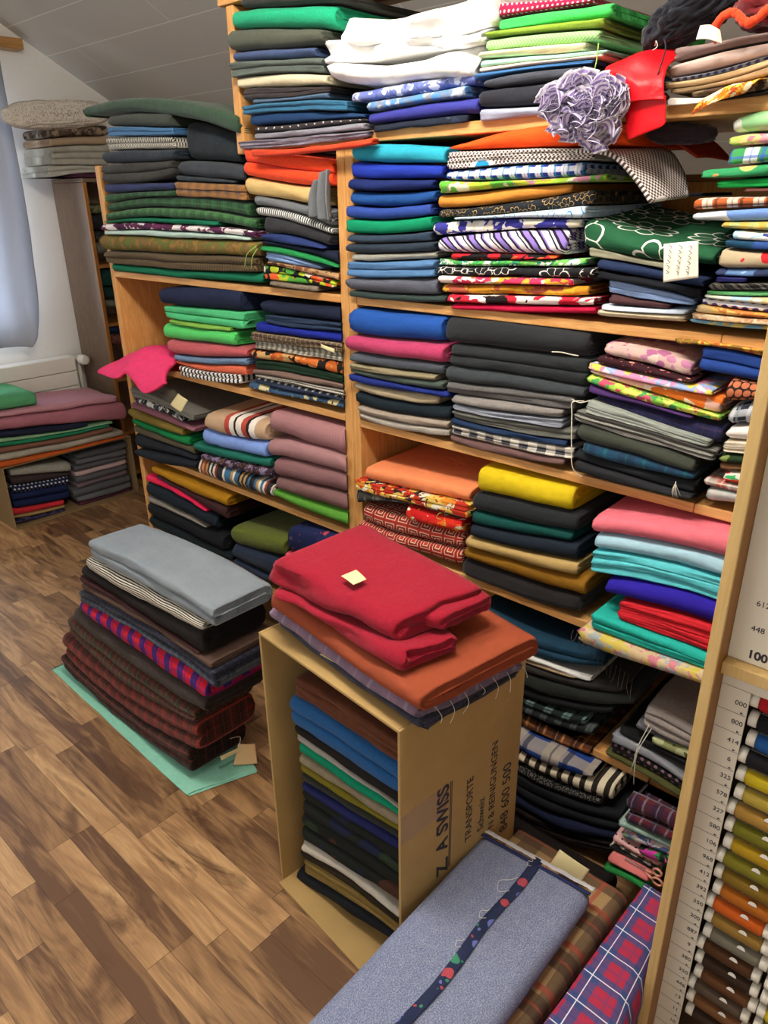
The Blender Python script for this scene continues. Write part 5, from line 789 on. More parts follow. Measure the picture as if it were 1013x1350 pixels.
F('B',-3.63,0.1851,0.5138,(0.1071,0.1044,0.1033),(0.0631,0.0559,0.0581),'f #55575c','lower grey folded cloth in the right half of the low box',36,depth=0.28,sh=0.0085,top=0.318)
F('B',-3.63,0.202,0.5128,(0.0625,0.0552,0.0575),(0.0338,0.0209,0.0246),'f #64666a','light grey folded cloth in the right half of the low box',36,depth=0.28,sh=0.0085,top=0.318)
F('B',-3.63,0.207,0.5092,(0.0332,0.0203,0.024),(0.0094,0.0001,-0.0073),'p #4a2230','wine red folded cloth, lowest in the right half of the low box',36,depth=0.28,sh=0.0085,top=0.318)
F('B',-3.63,-0.1005,0.1981,(0.3088,0.2833,0.2595),(0.2601,0.2349,0.2059),'ml #a8a89c #7d7d74 .01','pale grey knit in the left half of the low box',37,depth=0.28,sh=0.0085,top=0.318)
F('B',-3.63,-0.106,0.1858,(0.2603,0.236,0.2053),(0.218,0.198,0.1909),'p #3a2f30','dark brown cloth in the left half of the low box',37,depth=0.28,sh=0.0085,top=0.318)
F('B',-3.63,-0.1112,0.1747,(0.2183,0.1982,0.1903),(0.1764,0.1596,0.1464),'do #16213f #c8ccd4 .02 .25','navy cloth with white flecks in the left half of the low box',37,depth=0.28,sh=0.0085,top=0.318)
F('B',-3.63,-0.1189,0.1628,(0.1768,0.1601,0.1458),(0.0999,0.0778,0.0695),'p #142048','navy cloth in the left half of the low box',37,nf=2,depth=0.28,sh=0.0085,top=0.318)
F('B',-3.63,-0.1277,0.13,(0.1011,0.0797,0.0689),(0.0648,0.0516,0.0413),'p #c42a34','red cloth in the left half of the low box',37,depth=0.28,sh=0.0085,top=0.318)
F('B',-3.63,-0.1295,0.1289,(0.0644,0.0511,0.0405),(0.0476,0.0321,0.0269),'p #9a8050','tan cloth in the left half of the low box',37,depth=0.28,sh=0.0085,top=0.318)
F('B',-3.63,-0.1309,0.1253,(0.0473,0.0317,0.0263),(0.017,0.0008,0.0053),'bl .02 #2a2440 #4a4260 #1c1830','dark violet print, lowest in the left half of the low box',37,depth=0.28,sh=0.0085,top=0.318)
F('B',-3.74,0.4439,0.7395,(1.806,1.821,1.831),(1.764,1.777,1.784),'bl .04 #6a5a4c #3a2c28 #8a7a68 #4a3a34','brown patterned cloth heaped on the old brown cabinet',38,depth=0.3,sh=1.595)
F('B',-3.74,0.4361,0.7387,(1.762,1.776,1.784),(1.727,1.739,1.744),'p #a08a72','tan cloth heaped on the old brown cabinet',38,depth=0.3,sh=1.595)
F('B',-3.74,0.4341,0.7272,(1.726,1.738,1.744),(1.648,1.65,1.652),'ml #a8a59a #8f8c80 .06','grey fleece heaped on the old brown cabinet',38,nf=3,rag=0.006,depth=0.3,sh=1.595)
F('B',-3.74,0.4057,0.7164,(1.647,1.649,1.651),(1.591,1.613,1.619),'ml #b4b2a8 #9a988e .06','pale grey fleece heaped on the old brown cabinet',38,nf=2,rag=0.006,depth=0.3,sh=1.595)
F('B',-3.74,0.4101,0.7102,(1.59,1.612,1.619),(1.57,1.578,1.581),'p #4a2038','plum cloth heaped on the old brown cabinet',38,depth=0.3,sh=1.595)
F('B',-3.74,0.419,0.7052,(1.569,1.578,1.581),(1.555,1.559,1.561),'p #5a483c','thin brown cloth, lowest heaped on the old brown cabinet',38,depth=0.3,sh=1.595)
F('B',-3.775,0.6019,0.7401,(1.471,1.476,1.48),(1.427,1.43,1.431),'bl .02 #4a5a3a #6a6a4a #2a2a24','olive print bundle on the shelves of the old brown cabinet',39,depth=0.28,sh=1.19,top=1.57,cl=[0.603,1.2])
F('B',-3.775,0.5875,0.729,(1.425,1.429,1.431),(1.351,1.352,1.351),'p #1f1f24','black folded cloth on the shelves of the old brown cabinet',39,depth=0.28,sh=1.19,top=1.57,cl=[0.603,1.2])
F('B',-3.775,0.5792,0.7176,(1.35,1.351,1.351),(1.296,1.299,1.298),'bl .02 #26282c #4a4a44 #15161a','dark speckled cloth on the shelves of the old brown cabinet',39,depth=0.28,sh=1.19,top=1.57,cl=[0.603,1.2])
F('B',-3.775,0.5724,0.7079,(1.295,1.298,1.297),(1.238,1.24,1.239),'ml #7d8074 #5a5c52 .03','grey green cloth on the shelves of the old brown cabinet',39,depth=0.28,sh=1.19,top=1.57,cl=[0.603,1.2])
F('B',-3.775,0.5569,0.7269,(1.167,1.167,1.167),(1.077,1.076,1.069),'p #0f3a34','dark teal folded cloth on the middle shelf of the old brown cabinet',40,depth=0.28,sh=0.895,top=1.168,cl=[0.603,1.2])
F('B',-3.775,0.5537,0.7132,(1.077,1.076,1.069),(1.014,1.011,1.004),'p #14302c','green-black folded cloth on the middle shelf of the old brown cabinet',40,depth=0.28,sh=0.895,top=1.168,cl=[0.603,1.2])
F('B',-3.775,0.5481,0.7044,(1.013,1.011,1.003),(0.9758,0.9737,0.9651),'ml #7a7a70 #5c5c54 .03','stone grey folded cloth on the middle shelf of the old brown cabinet',40,depth=0.28,sh=0.895,top=1.168,cl=[0.603,1.2])
F('B',-3.775,0.5514,0.7095,(0.9485,0.946,0.9436),(0.9151,0.9117,0.9029),'p #5a1a3a','wine folded cloth on the lower shelf of the old brown cabinet',41,depth=0.28,sh=0.6,top=0.873,cl=[0.603,1.2])
F('B',-3.775,0.5456,0.6999,(0.9144,0.9117,0.9023),(0.8428,0.8384,0.8292),'p #1a2c5c','navy folded cloth on the lower shelf of the old brown cabinet',41,depth=0.28,sh=0.6,top=0.873,cl=[0.603,1.2])
F('B',-3.775,0.5369,0.6881,(0.8423,0.8388,0.8286),(0.7777,0.7734,0.7622),'bl .03 #6a3a3c #3a2a2c #7a4a44','brown red print on the lower shelf of the old brown cabinet',41,depth=0.28,sh=0.6,top=0.873,cl=[0.603,1.2])
# ------------------------------------------------------------------ helpers for single pieces
def quad(name,A,B,C_,D_,zt,zb,mat,label,cat='fabric',nf=1,rise=0,rag=.002,layers=3,wob=.004,seed=1,group=None,z4=None,of=None,rmax=.032):
    """folded cloth laid into a four-cornered plan A-B front edge, D-C back edge; z4 lifts the corners"""
    A,B,C_,D_=[Vector(p) for p in (A,B,C_,D_)]; W=((B-A).length+(C_-D_).length)/2; Dp=((D_-A).length+(C_-B).length)/2
    vs,fs,uv=slab(0,W,zt,zb,0,Dp,nf,rise,rag,layers,seed,wob,rmax); out=[]
    for w,d,z in vs:
        s,t=w/W,d/Dp; p=A*(1-s)*(1-t)+B*s*(1-t)+C_*s*t+D_*(1-s)*t
        if z4: z+=z4[0]*(1-s)*(1-t)+z4[1]*s*(1-t)+z4[2]*s*t+z4[3]*(1-s)*t
        out.append((p.x,p.y,z))
    m=MB(); m.add(out,fs,uv); c=(A+B+C_+D_)/4
    if of: return child(of,name,m,mat)
    o=m.build(name,mat,None,(c.x,c.y,min(v[2] for v in out)))
    tag(o,label,cat,group); FAB[label]=o; return o
def thing(name,mb,mat,label,cat,loc,group=None):
    o=mb.build(name,mat,None,loc); tag(o,label,cat,group); FAB[label]=o; return o
def paper(pts,th=.0008,n=3,bend=.004):
    a,b,c,d=[Vector(p) for p in pts]; g=[]
    nr=(b-a).cross(d-a).normalized()
    for i in range(n+1):
        s=i/n; g.append([a.lerp(b,s)+nr*bend*sin(pi*s),a.lerp(b,s).lerp(d.lerp(c,s),.5)+nr*bend*sin(pi*s)*1.5,d.lerp(c,s)+nr*bend*sin(pi*s)])
    return sheet(g,4,4,th,.0003)
def crumple(c,ax,freq=9,amp=.02,sub=5,seed=0,along=None,ridge=.6,flat=0):
    """a heap of loosely bundled cloth: an ellipsoid folded by ridges"""
    bm=bmesh.new(); bmesh.ops.create_icosphere(bm,subdivisions=sub,radius=1); bm.verts.index_update()
    c=Vector(c); X,Y,Z=[Vector(a) for a in ax]; so=Vector((seed*3.3,seed*1.9,seed*.7)); vs=[];uv=[]
    for v in bm.verts:
        n=v.co.normalized(); e=lambda q:(abs(q)**.75)*(1 if q>0 else -1)
        p=c+X*e(n.x)+Y*e(n.y)+Z*e(n.z)
        q=Vector((n.x*(along or 1),n.y,n.z)); a=noise.noise(q*freq*.35+so); r=1-abs(noise.noise(q*freq*.8+so+Vector((a,a,a))*1.2))*2
        p+= n.x*X.normalized()*0 + (Y.normalized()*n.y+Z.normalized()*n.z+X.normalized()*n.x*.5)*(amp*(a*(1-ridge)*1.5+r*ridge-.2))
        vs.append(p); uv.append((n.x*X.length*1.5,math.atan2(n.z,n.y)*Z.length))
    fs=[[v.index for v in f.verts] for f in bm.faces]; bm.free(); m=MB(); m.add(vs,fs,uv); return m
def text_mb(items):
    """items: (string,size,origin,right vector,up vector[,squeeze]) -> one mesh of flat letters with a little thickness"""
    m=MB()
    for it in items:
        s,size,o,rt,up=it[:5]; cu=bpy.data.curves.new('t','FONT'); cu.body=s; cu.size=size; cu.extrude=.0002
        if len(it)>5: cu.offset=it[5]
        ob=bpy.data.objects.new('t',cu); COL.objects.link(ob); dg=bpy.context.evaluated_depsgraph_get(); dg.update()
        me=bpy.data.meshes.new_from_object(ob.evaluated_get(dg)); rt_,up_=Vector(rt),Vector(up); nn=rt_.cross(up_)
        m.add([Vector(o)+rt_*v.co.x+up_*v.co.y+nn*v.co.z for v in me.vertices],[tuple(p.vertices) for p in me.polygons],smooth=False)
        bpy.data.objects.remove(ob); bpy.data.curves.remove(cu); bpy.data.meshes.remove(me)
    return m
PAPER=plain('paper','#efe9d6',.8,nz=.06); CREAM=plain('cream_label','#e6d9a6',.8); INK=plain('ink','#35323a',.7); YARN=plain('yarn','#d8d4c4',.9); GREENYARN=plain('green_yarn','#8fbf5a',.9)
def yarn(o,pts,mat=YARN,r=.0007): return child(o,'loose_thread',thread(pts,r),mat)
# ------------------------------------------------------------------ standing cardboard box, a little turned
CB=cardboard('cardboard_standing','#b3945f',2); CBI=CB
bx=empty('cardboard_box',(-.644,-.626,0),'open cardboard box standing on the floor, printed with moving company lettering','box',rz=-.09)
BW,BD,BH,T=.415,.335,.692,.006
def bp(n,mb,mat,label=None,of=None):
    o=mb.build(n,mat); o.parent=of or bx
    if label: o['label']=label
    return o
pr=bp('side_panel',MB().box(-T,0,0,BD,0,BH,.001),CB,'printed cardboard side panel'); bp('side_panel',MB().box(-BW,-BW+T,0,BD,0,BH,.001),CB)
bp('top_panel',MB().box(-BW+T,-T,0,BD,BH-T,BH-.0002,.001),CB); bp('bottom_panel',MB().box(-BW+T,-T,-.012,BD,0.0005,T,.001),CB); bp('back_panel',MB().box(-BW+T,-T,BD-T,BD,T,BH-T,.001),CB)
UZ=(0,0,1); LY=(0,-1,0)
L=lambda s,sz,t,z,off=0:(s,sz,(.0004,t,z),UZ,LY,off)
for l_ in [L('SWISS',.043,.122,.392,.0012),L('A',.043,.122,.347,.0012),L('Z.',.043,.124,.286,.0012),L('TRANSPORTE',.0262,.192,.318),L('Schweiz',.0262,.229,.318),L('N & REINIGUNGEN',.0262,.262,.300),L('848 600 500',.036,.309,.262)]: bp('printed_lettering',text_mb([l_]),INK,None,pr)
bp('printed_lines',MB().box(.0002,.0006,.127,.129,.29,.505,0).box(.0002,.0006,.131,.1325,.29,.505,0),INK,None,pr)
TAPE=plain('parcel_tape','#a88a62',.25,spec=.5); bp('tape',MB().box(.0001,.0005,.001,.118,.44,.505,0),TAPE,None,pr)
# cloths on top of it
quad('folded_fabric',(-1.035,-.552),(-.618,-.604),(-.585,-.365),(-1.0,-.325),(.708,.708,.708),(.6935,.6935,.6935),cloth('ml #2a2a33 #47465a .02'),'dark frayed cloth lying directly on the cardboard box',rag=.006,seed=301)
o=quad('folded_tweed_cloth',(-1.055,-.560),(-.628,-.612),(-.574,-.372),(-1.0,-.322),(.744,.742,.742),(.709,.709,.709),cloth('tt #6d5f74 #8b6f86 #9d94a8 .09'),'lilac grey tweed under the rust orange cloth on the box',rag=.003,seed=302)
for k in range(7):
    x=-.612+.005*k; a_=R_.uniform(-.02,.02); y_=-.57+k*.033; ln=R_.uniform(.012,.045); yarn(o,[(x-.01,y_,.728),(x+.012,y_+a_*.4,.722-ln*.3),(x+.012+R_.uniform(-.004,.006),y_+a_,.722-ln)],r=.0005)
child(o,'selvedge_strip',MB().box(-.885,-.835,-.578,-.566,.7095,.711,0),CREAM)
quad('folded_fabric',(-1.035,-.572),(-.606,-.626),(-.552,-.355),(-1.0,-.285),(.792,.785,.782),(.745,.744,.744),cloth('p #96472c'),'rust orange cloth under the red cloth on the box',rag=.002,seed=303,rise=.008,wob=.006)
RED='f #98102a'
o=quad('folded_wool_cloth',(-1.005,-.588),(-.690,-.580),(-.640,-.400),(-.965,-.352),(.876,.868,.866),(.822,.818,.822),cloth(RED),'crimson red cloth with a yellow label, topmost on the cardboard box',nf=1,rag=.004,seed=304,rise=.010,wob=.016,rmax=.03,layers=4)
quad('fold',(-.985,-.592),(-.655,-.604),(-.625,-.50),(-.96,-.38),(.824,.822,.828),(.795,.790,.789),cloth(RED),'',nf=1,rag=.005,seed=306,wob=.012,of=o,layers=4)
quad('fold',(-.72,-.55),(-.645,-.52),(-.622,-.40),(-.70,-.38),(.864,.862,.860),(.836,.834,.832),cloth(RED),'',nf=1,rag=.004,seed=307,wob=.008,of=o,layers=3)
child(o,'label',paper([(-.842,-.556,.882),(-.806,-.562,.880),(-.800,-.535,.882),(-.836,-.524,.884)],bend=.001),CREAM,'yellow paper label')
# ------------------------------------------------------------------ bolts in front
o=quad('fabric_bolt',(-.386,-1.28),(-.358,-.262),(-.628,-.275),(-.632,-1.28),(.236,.236,.236),(.0015,.0015,.0015),cloth('pl #b5976a #5a483c #b85a48 .10'),'brown plaid blanket bolt underneath the blue denim bolt','fabric bolt',nf=3,rag=.008,seed=311,layers=4)
child(o,'paper_tag',paper([(-.496,-.352,.268),(-.432,-.340,.262),(-.424,-.322,.290),(-.486,-.330,.305)],bend=.002),CREAM,'cream cardboard tag')
DEN=NM('blue_chambray'); DEN.uv(); n1=DEN.noise(DEN.vec,420,3,.7).outputs['Fac']; n2=DEN.noise(DEN.vec,60,4,.6).outputs['Fac']
DEN.put(DEN.b.inputs['Base Color'],DEN.ramp(DEN.math('MULTIPLY_ADD',n2,.14,DEN.math('MULTIPLY',n1,.92)),[(.36,hexc('#566082')),(.54,hexc('#7f88a6')),(.72,hexc('#b6bccc'))],'LINEAR')); DEN.put(DEN.b.inputs['Normal'],DEN.bump(n1,.5,.0012)); DEN.b.inputs['Roughness'].default_value=.9
o=quad('fabric_bolt',(-.386,-1.30),(-.392,-.372),(-.630,-.392),(-.612,-1.30),(.300,.300,.300),(.2375,.2375,.2375),DEN.m,'blue grey denim bolt with a flowered ribbon along its middle','fabric bolt',rag=.003,seed=312,layers=5,wob=.003)
g=[]
for i in range(15):
    t=i/14; y=-.376-.94*t; x=-.505+.024*t+.003*sin(i*1.7); g.append([(x-.0095,y,.3022+.0012*sin(i*2.1)),(x,y,.3042),(x+.0095,y,.3022)])
rb=child(o,'ribbon',sheet(g,4,2,.0014,.0006,3),cloth('fl #28304f .03 .38 #3f8a6a #b04a56 #6a74b8'),'navy ribbon with small flowers')
g=[[(-.632+.24*k/12,-.372-.02*(1-k/12)+.001*sin(k*3),.3030) for k in range(13)],[(-.632+.24*k/12,-.362-.02*(1-k/12)+.0012*sin(k*2.3),.3005) for k in range(13)],[(-.632+.24*k/12,-.356-.02*(1-k/12)+.0012*sin(k*4),.292) for k in range(13)]]
child(o,'frayed_edge',sheet(g,6,4,.0015,.0018,5,190),plain('fray_white','#cfcfd4',.95)); 
g=[[(-.632+.24*k/12,-.384-.02*(1-k/12),.3025) for k in range(13)],[(-.632+.24*k/12,-.378-.02*(1-k/12),.3035) for k in range(13)]]
child(o,'stitched_hem',sheet(g,3,2,.0015,.0004,6),plain('stitch_navy','#27305e',.9))
for k in range(4):
    y=-.40-.075*k; q_=R_.uniform(.4,1.3); yarn(o,[(-.507,y,.304),(-.507-.012*q_,y-.014*q_,.307),(-.507-.022*q_,y+.004,.306),(-.507-.010*q_,y+.018*q_,.305),(-.512,y+.03*q_,.304)],r=.0005)
TP=NM('red_blue_tartan'); TP.uv(); p_=.056; fu,fv=TP.fr(TP.u,p_),TP.fr(TP.v,p_*1.35); b_u,b_v=TP.band(fu,.22,.80),TP.band(fv,.20,.80)
fac=TP.math('ADD',TP.math('MULTIPLY',TP.math('ADD',b_u,b_v),.13),TP.math('MULTIPLY',TP.math('MULTIPLY',b_u,b_v),.56)); col=TP.mix(fac,hexc('#3c4c80'),hexc('#bc2438'))
col=TP.mix(TP.math('MULTIPLY',TP.math('MAXIMUM',TP.band(fv,.40,.47),TP.band(fu,.46,.54)),.4),col,hexc('#34457c'))
for f,w_ in ((fu,.035),(fv,.026)): col=TP.mix(TP.band(f,.0,w_),col,hexc('#e4e4ec'))
TP.put(TP.b.inputs['Base Color'],col); TP.put(TP.b.inputs['Normal'],TP.bump(TP.noise(TP.vec,700,2).outputs['Fac'],.3,.001)); TP.b.inputs['Roughness'].default_value=.8
quad('fabric_bolt',(-.176,-1.05),(-.266,-.268),(-.343,-.262),(-.368,-1.05),(.292,.292,.288),(.002,.002,.002),TP.m,'red and blue tartan bolt with white lines beside the wooden cabinet','fabric bolt',nf=2,rag=.003,seed=313,layers=5)
# ------------------------------------------------------------------ thread cabinet
LW=wood('cabinet_edge','#c4a266','#d2b47c',axis='Z',knots=False); BWD=wood('cabinet_brown','#8a5c26','#9c6c32',axis='Z',knots=False); WPL=plain('strip_white','#dcd6c6',.5); DKB=plain('cabinet_back','#3a2a1c',.7)
tc=empty('thread_cabinet',(-.1,-.3,0),'wooden thread cabinet with a pale front edge and rows of coloured thread tubes','cabinet')
child(tc,'side_panel',MB().box(-.2505,-.2365,-.444,-.18,0,1.42,.001),BWD); child(tc,'front_edge',MB().box(-.251,-.236,-.4505,-.4445,0,1.42,.001),LW,'pale wooden front edge')
child(tc,'side_panel',MB().box(.17,.185,-.45,-.18,0,1.42,.001),BWD); child(tc,'back_panel',MB().box(-.236,.17,-.36,-.352,0,1.42,.0005),DKB)
child(tc,'cross_bar',MB().box(-.2362,.17,-.425,-.365,.893,.911,.001),LW); child(tc,'top_panel',MB().box(-.2362,.17,-.45,-.18,1.40,1.42,.001),BWD)
st_=child(tc,'number_strip',MB().box(-.2362,-.197,-.407,-.404,.0,.867,.0005),WPL); su_=child(tc,'number_strip',MB().box(-.2362,-.1,-.407,-.404,.912,1.40,.0005),WPL)
child(tc,'shelf_lip',MB().box(-.2362,.17,-.4075,-.366,.868,.892,.0005),WPL)
nums=['000','800','414','6','325','578','327','580','106','968','412','392','350','200','887','9','380','350','446','13','11','10','240']
it=[];fr=(1,0,0);up=(0,0,1)
for i,s in enumerate(nums):
    z=.842-.0322*i; it.append((s,.0105,(-.2125-.0032*(len(s)-3)*.8-.002,-.4072,z),fr,up))
for s,z in (('612',.9995),('448',.962)): it.append((s,.0115,(-.214,-.4072,z),fr,up))
it+= [('3',.0115,(-.200,-.4072,1.037),fr,up),('100',.017,(-.212,-.4072,.921),fr,up,.0006)]
for t_ in it: child(st_ if t_[2][2]<.9 else su_,'printed_number',text_mb([t_]),INK)
for i in range(len(nums)):
    z=.829-.0322*i; nm=MB(); nm.add([(-.205,-.4076,z),(-.201,-.4076,z+.002),(-.205,-.4076,z+.004)],[(0,1,2)],smooth=False); child(st_,'printed_arrow',nm,INK)
    nm=MB(); nm.box(-.2355,-.198,-.4074,-.4071,z-.0014,z-.001,0); child(st_,'printed_line',nm,INK)
GL=NM('clear_plastic'); GL.b.inputs['Transmission Weight'].default_value=.85; GL.b.inputs['Roughness'].default_value=.12; GL.b.inputs['Base Color'].default_value=hexc('#e4e2da'); GL.b.inputs['IOR'].default_value=1.3
CAPM=plain('cap_white','#e2ddd0',.45,nz=.1); HM=plain('half_moon','#f0eee6',.4)
tcols=[('#b01c24','red'),('#17171b','black'),('#1c4f8c','blue'),('#1a1a1e','second black'),('#b8a21e','bright yellow'),('#a8923c','straw yellow'),('#a27c38','dark straw'),('#6c6a1c','olive green'),('#a8861a','mustard yellow'),('#77711f','moss olive'),('#7c601c','brown olive'),('#a85f18','orange-brown'),('#bf5718','deep orange'),('#8c6c30','sand brown'),('#6f6a5c','stone grey'),('#4c301a','chestnut brown'),('#33241a','darkest brown'),('#5c3a20','hazel brown'),('#55463a','grey brown'),('#704a2c','copper brown'),('#3a2a20','umber brown')]
def spool(x,z,c,label,grp):
    L_=.098; r=empty('thread_tube',(x,-.4,z),label,'thread',grp); mth=cloth('p '+c)
    y=-.392
    def q(n,mb,m): o=mb.build(n,m); o.parent=r
    q('thread_winding',MB().lathe([(.0105,.012),(.0138,.016),(.0138,L_-.016),(.0105,L_-.012)],(0,y+.4,0),'X',18),mth)
    q('cap',MB().lathe([(.009,0),(.0122,.0008),(.0122,.011),(.010,.0125)],(0,y+.4,0),'X',18),CAPM); q('cap',MB().lathe([(.010,L_-.0125),(.0122,L_-.011),(.0122,L_-.0008),(.009,L_)],(0,y+.4,0),'X',18),CAPM)
    q('clear_lid',MB().box(.014,L_-.014,y+.3965,y+.4085,.0142,.0153,.0004),GL.m)
    m=MB(); a=[(.058+.0062*cos(pi*k/8),y+.3895,.0095+.0065*sin(pi*k/8)) for k in range(9)]; b=[(p[0],p[1]-.0015,p[2]) for p in a]
    m.add(a+b,[tuple(range(9)),tuple(range(9,18))[::-1]]+[(k,k+1,k+10,k+9) for k in range(8)]+[(8,0,9,17)],smooth=False); q('grip',m,HM)
    return r
for i,(c,nme) in enumerate(tcols):
    spool(-.1955+.003*((i*7)%3-1),.853-.0322*i,c,f'{nme} thread tube with white caps in the wooden cabinet','thread tubes in the cabinet')
for i in range(13,21):
    c,nme=tcols[(i*5+3)%21]; spool(-.0935,.853-.0322*i,c,f'{nme} thread tube in the right column of the wooden cabinet','thread tubes in the cabinet')
# ------------------------------------------------------------------ top board pieces
WM=cloth('p #f4f3f0')
fd=find('thick white cloth bundle')
m=crumple((-1.31,.388,1.76),((.075,.004,0),(0,.016,0),(0,0,.118)),5,.006,4,3); thing('fabric_bundle',m,cloth('p #b08a66'),'tan brown cloth bundle standing behind the white bundle on the top board','fabric',(-1.31,.388,1.636))
# ruffled scarf
def frills(c,rad,n,seed):
    m=MB(); rnd=random.Random(seed); c=Vector(c)
    for k in range(n):
        a=Vector((rnd.gauss(0,1),rnd.gauss(-.4,1),rnd.gauss(0,1))).normalized(); b=a.cross(Vector((rnd.random(),rnd.random(),rnd.random()))).normalized()
        st=rnd.uniform(0,6); vs=[];fs=[];uv=[]; N=84; ph=rnd.random()*6; fq=rnd.uniform(3,5.5)
        for i in range(N):
            th=st+2.6*i/N; d=a*cos(th)+b*sin(th); base=c+Vector((d.x*rad[0],d.y*rad[1],d.z*rad[2]))*.72; t=(-a*sin(th)+b*cos(th)); s_=d.cross(t).normalized()
            for j in range(6):
                o_=j/5; p=base+d*(.023*o_)+s_*(.011*o_*sin(th*fq*2+ph))+t*(.005*o_*cos(th*fq*2+ph))
                vs.append(p); uv.append((i/N*.3+k*.11,o_*.02))
        for i in range(N-1):
            for j in range(5): q=i*6+j; fs.append((q,q+6,q+7,q+1))
        m.add(vs,fs,uv)
    return m
SCM=cloth('sv #e9e4ee #9583b6 .009')
m=MB()
for i_,(c_,r_,n_) in enumerate([((-.758,-.07,1.634),(.030,.028,.026),22),((-.716,-.072,1.652),(.034,.028,.020),22),((-.700,-.075,1.625),(.040,.030,.026),26),((-.672,-.07,1.640),(.026,.026,.024),16),((-.682,-.07,1.598),(.024,.022,.022),18),((-.735,-.07,1.612),(.022,.022,.016),12)]):
    m2=frills(c_,r_,n_,4+i_*3); m.add(m2.v,m2.f,m2.uv)
core=crumple((-.713,-.068,1.628),((.046,0,0),(0,.018,0),(0,0,.024)),8,.008,4,2); m.add(core.v,core.f,core.uv)
thing('ruffled_scarf',m,SCM,'frilly white and violet ruffled scarf hanging over the edge of the top board','scarf',(-.71,-.07,1.6))
RM_=cloth('s #d3141f')
g=[[(-.635,.03,1.716),(-.612,.03,1.714),(-.588,.03,1.702)],[(-.66,-.02,1.703),(-.625,-.035,1.702),(-.587,-.03,1.685)],[(-.690,-.045,1.688),(-.642,-.058,1.676),(-.583,-.05,1.665)],[(-.667,-.052,1.662),(-.62,-.066,1.655),(-.58,-.055,1.65)],[(-.649,-.056,1.634),(-.612,-.066,1.633),(-.577,-.056,1.632)]]
o=thing('red_cloth',sheet(g,9,7,.003,.004,4,26),RM_,'bright red satin cloth hanging down from the top board','fabric',(-.62,-.05,1.64))
g=[[(-.646,-.050,1.640),(-.61,-.056,1.640),(-.576,-.050,1.638)],[(-.645,-.046,1.615),(-.61,-.054,1.612),(-.575,-.048,1.612)],[(-.640,-.046,1.594),(-.615,-.052,1.588),(-.576,-.048,1.597)],[(-.634,-.046,1.578),(-.622,-.05,1.581),(-.602,-.048,1.589)]]
child(o,'hanging_tail',sheet(g,8,6,.002,.002,6,26),RM_)
g=[[(-.70,.02,1.690),(-.685,.05,1.70),(-.65,.08,1.71)],[(-.715,-.03,1.674),(-.69,-.02,1.682),(-.655,.0,1.69)],[(-.712,-.04,1.66),(-.69,-.04,1.66),(-.66,-.03,1.66)]]
child(o,'back_fold',sheet(g,7,6,.003,.004,8,26),RM_)
m=crumple((-.592,.055,1.764),((.062,.045,.036),(-.02,.05,0),(0,-.01,.030)),7,.018,5,11,along=.6)
o=thing('crumpled_cloth',m,cloth('v #1c1e26'),'blackish navy crumpled cloth heap above the red satin on the top board','fabric',(-.54,.06,1.70))
yarn(o,[(-.60,-.03,1.72),(-.587,-.05,1.70),(-.597,-.052,1.66),(-.61,-.045,1.645),(-.601,-.04,1.63)],plain('dark_yarn','#22222a',.9),.0012)
yarn(o,[(-.612,-.035,1.712),(-.604,-.05,1.716),(-.600,-.052,1.708),(-.608,-.05,1.704)],YARN)
m=crumple((-.412,.05,1.756),((.104,.01,.006),(-.01,.075,0),(0,-.008,.030)),8,.016,5,17,along=.5)
o=thing('crumpled_cloth',m,cloth('v #6a1418'),'dark red plush heap with orange-red fringe and a white paper tag','fabric',(-.43,.05,1.71))
P=cat([(-.508,-.045,1.705),(-.512,-.052,1.722),(-.499,-.056,1.736),(-.483,-.056,1.735),(-.467,-.056,1.722),(-.452,-.056,1.724),(-.437,-.055,1.735),(-.40,-.05,1.74)],10)
m=MB(); m.tube([p+Vector((0,0,.0015*noise.noise(p*260))) for p in P],[.0062+.0016*noise.noise(p*300) for p in P],9); child(o,'fringe',m,cloth('v #e0401a'),'orange-red fringe')
child(o,'paper_tag',paper([(-.534,-.064,1.708),(-.516,-.068,1.706),(-.514,-.066,1.724),(-.532,-.060,1.726)],bend=.001),PAPER); child(o,'paper_tag',paper([(-.516,-.068,1.706),(-.497,-.056,1.699),(-.503,-.056,1.717),(-.514,-.066,1.724)],bend=.001),PAPER)
g=[[(-.435,-.005,1.652),(-.46,-.005,1.650),(-.485,-.005,1.646),(-.52,-.005,1.634)],[(-.438,-.045,1.649),(-.46,-.052,1.646),(-.485,-.05,1.641),(-.515,-.045,1.630)],[(-.447,-.052,1.639),(-.47,-.06,1.636),(-.49,-.052,1.628),(-.522,-.05,1.622)],[(-.455,-.05,1.634),(-.476,-.056,1.628),(-.50,-.05,1.622),(-.535,-.046,1.607)]]
thing('fabric_scrap',sheet(g,7,6,.0016,.003,12,30),cloth('bl .012 #d87a1c #e8b03c #a8481c #efe0b8'),'orange flower print scrap poking out over the top board edge','fabric',(-.48,-.04,1.62))
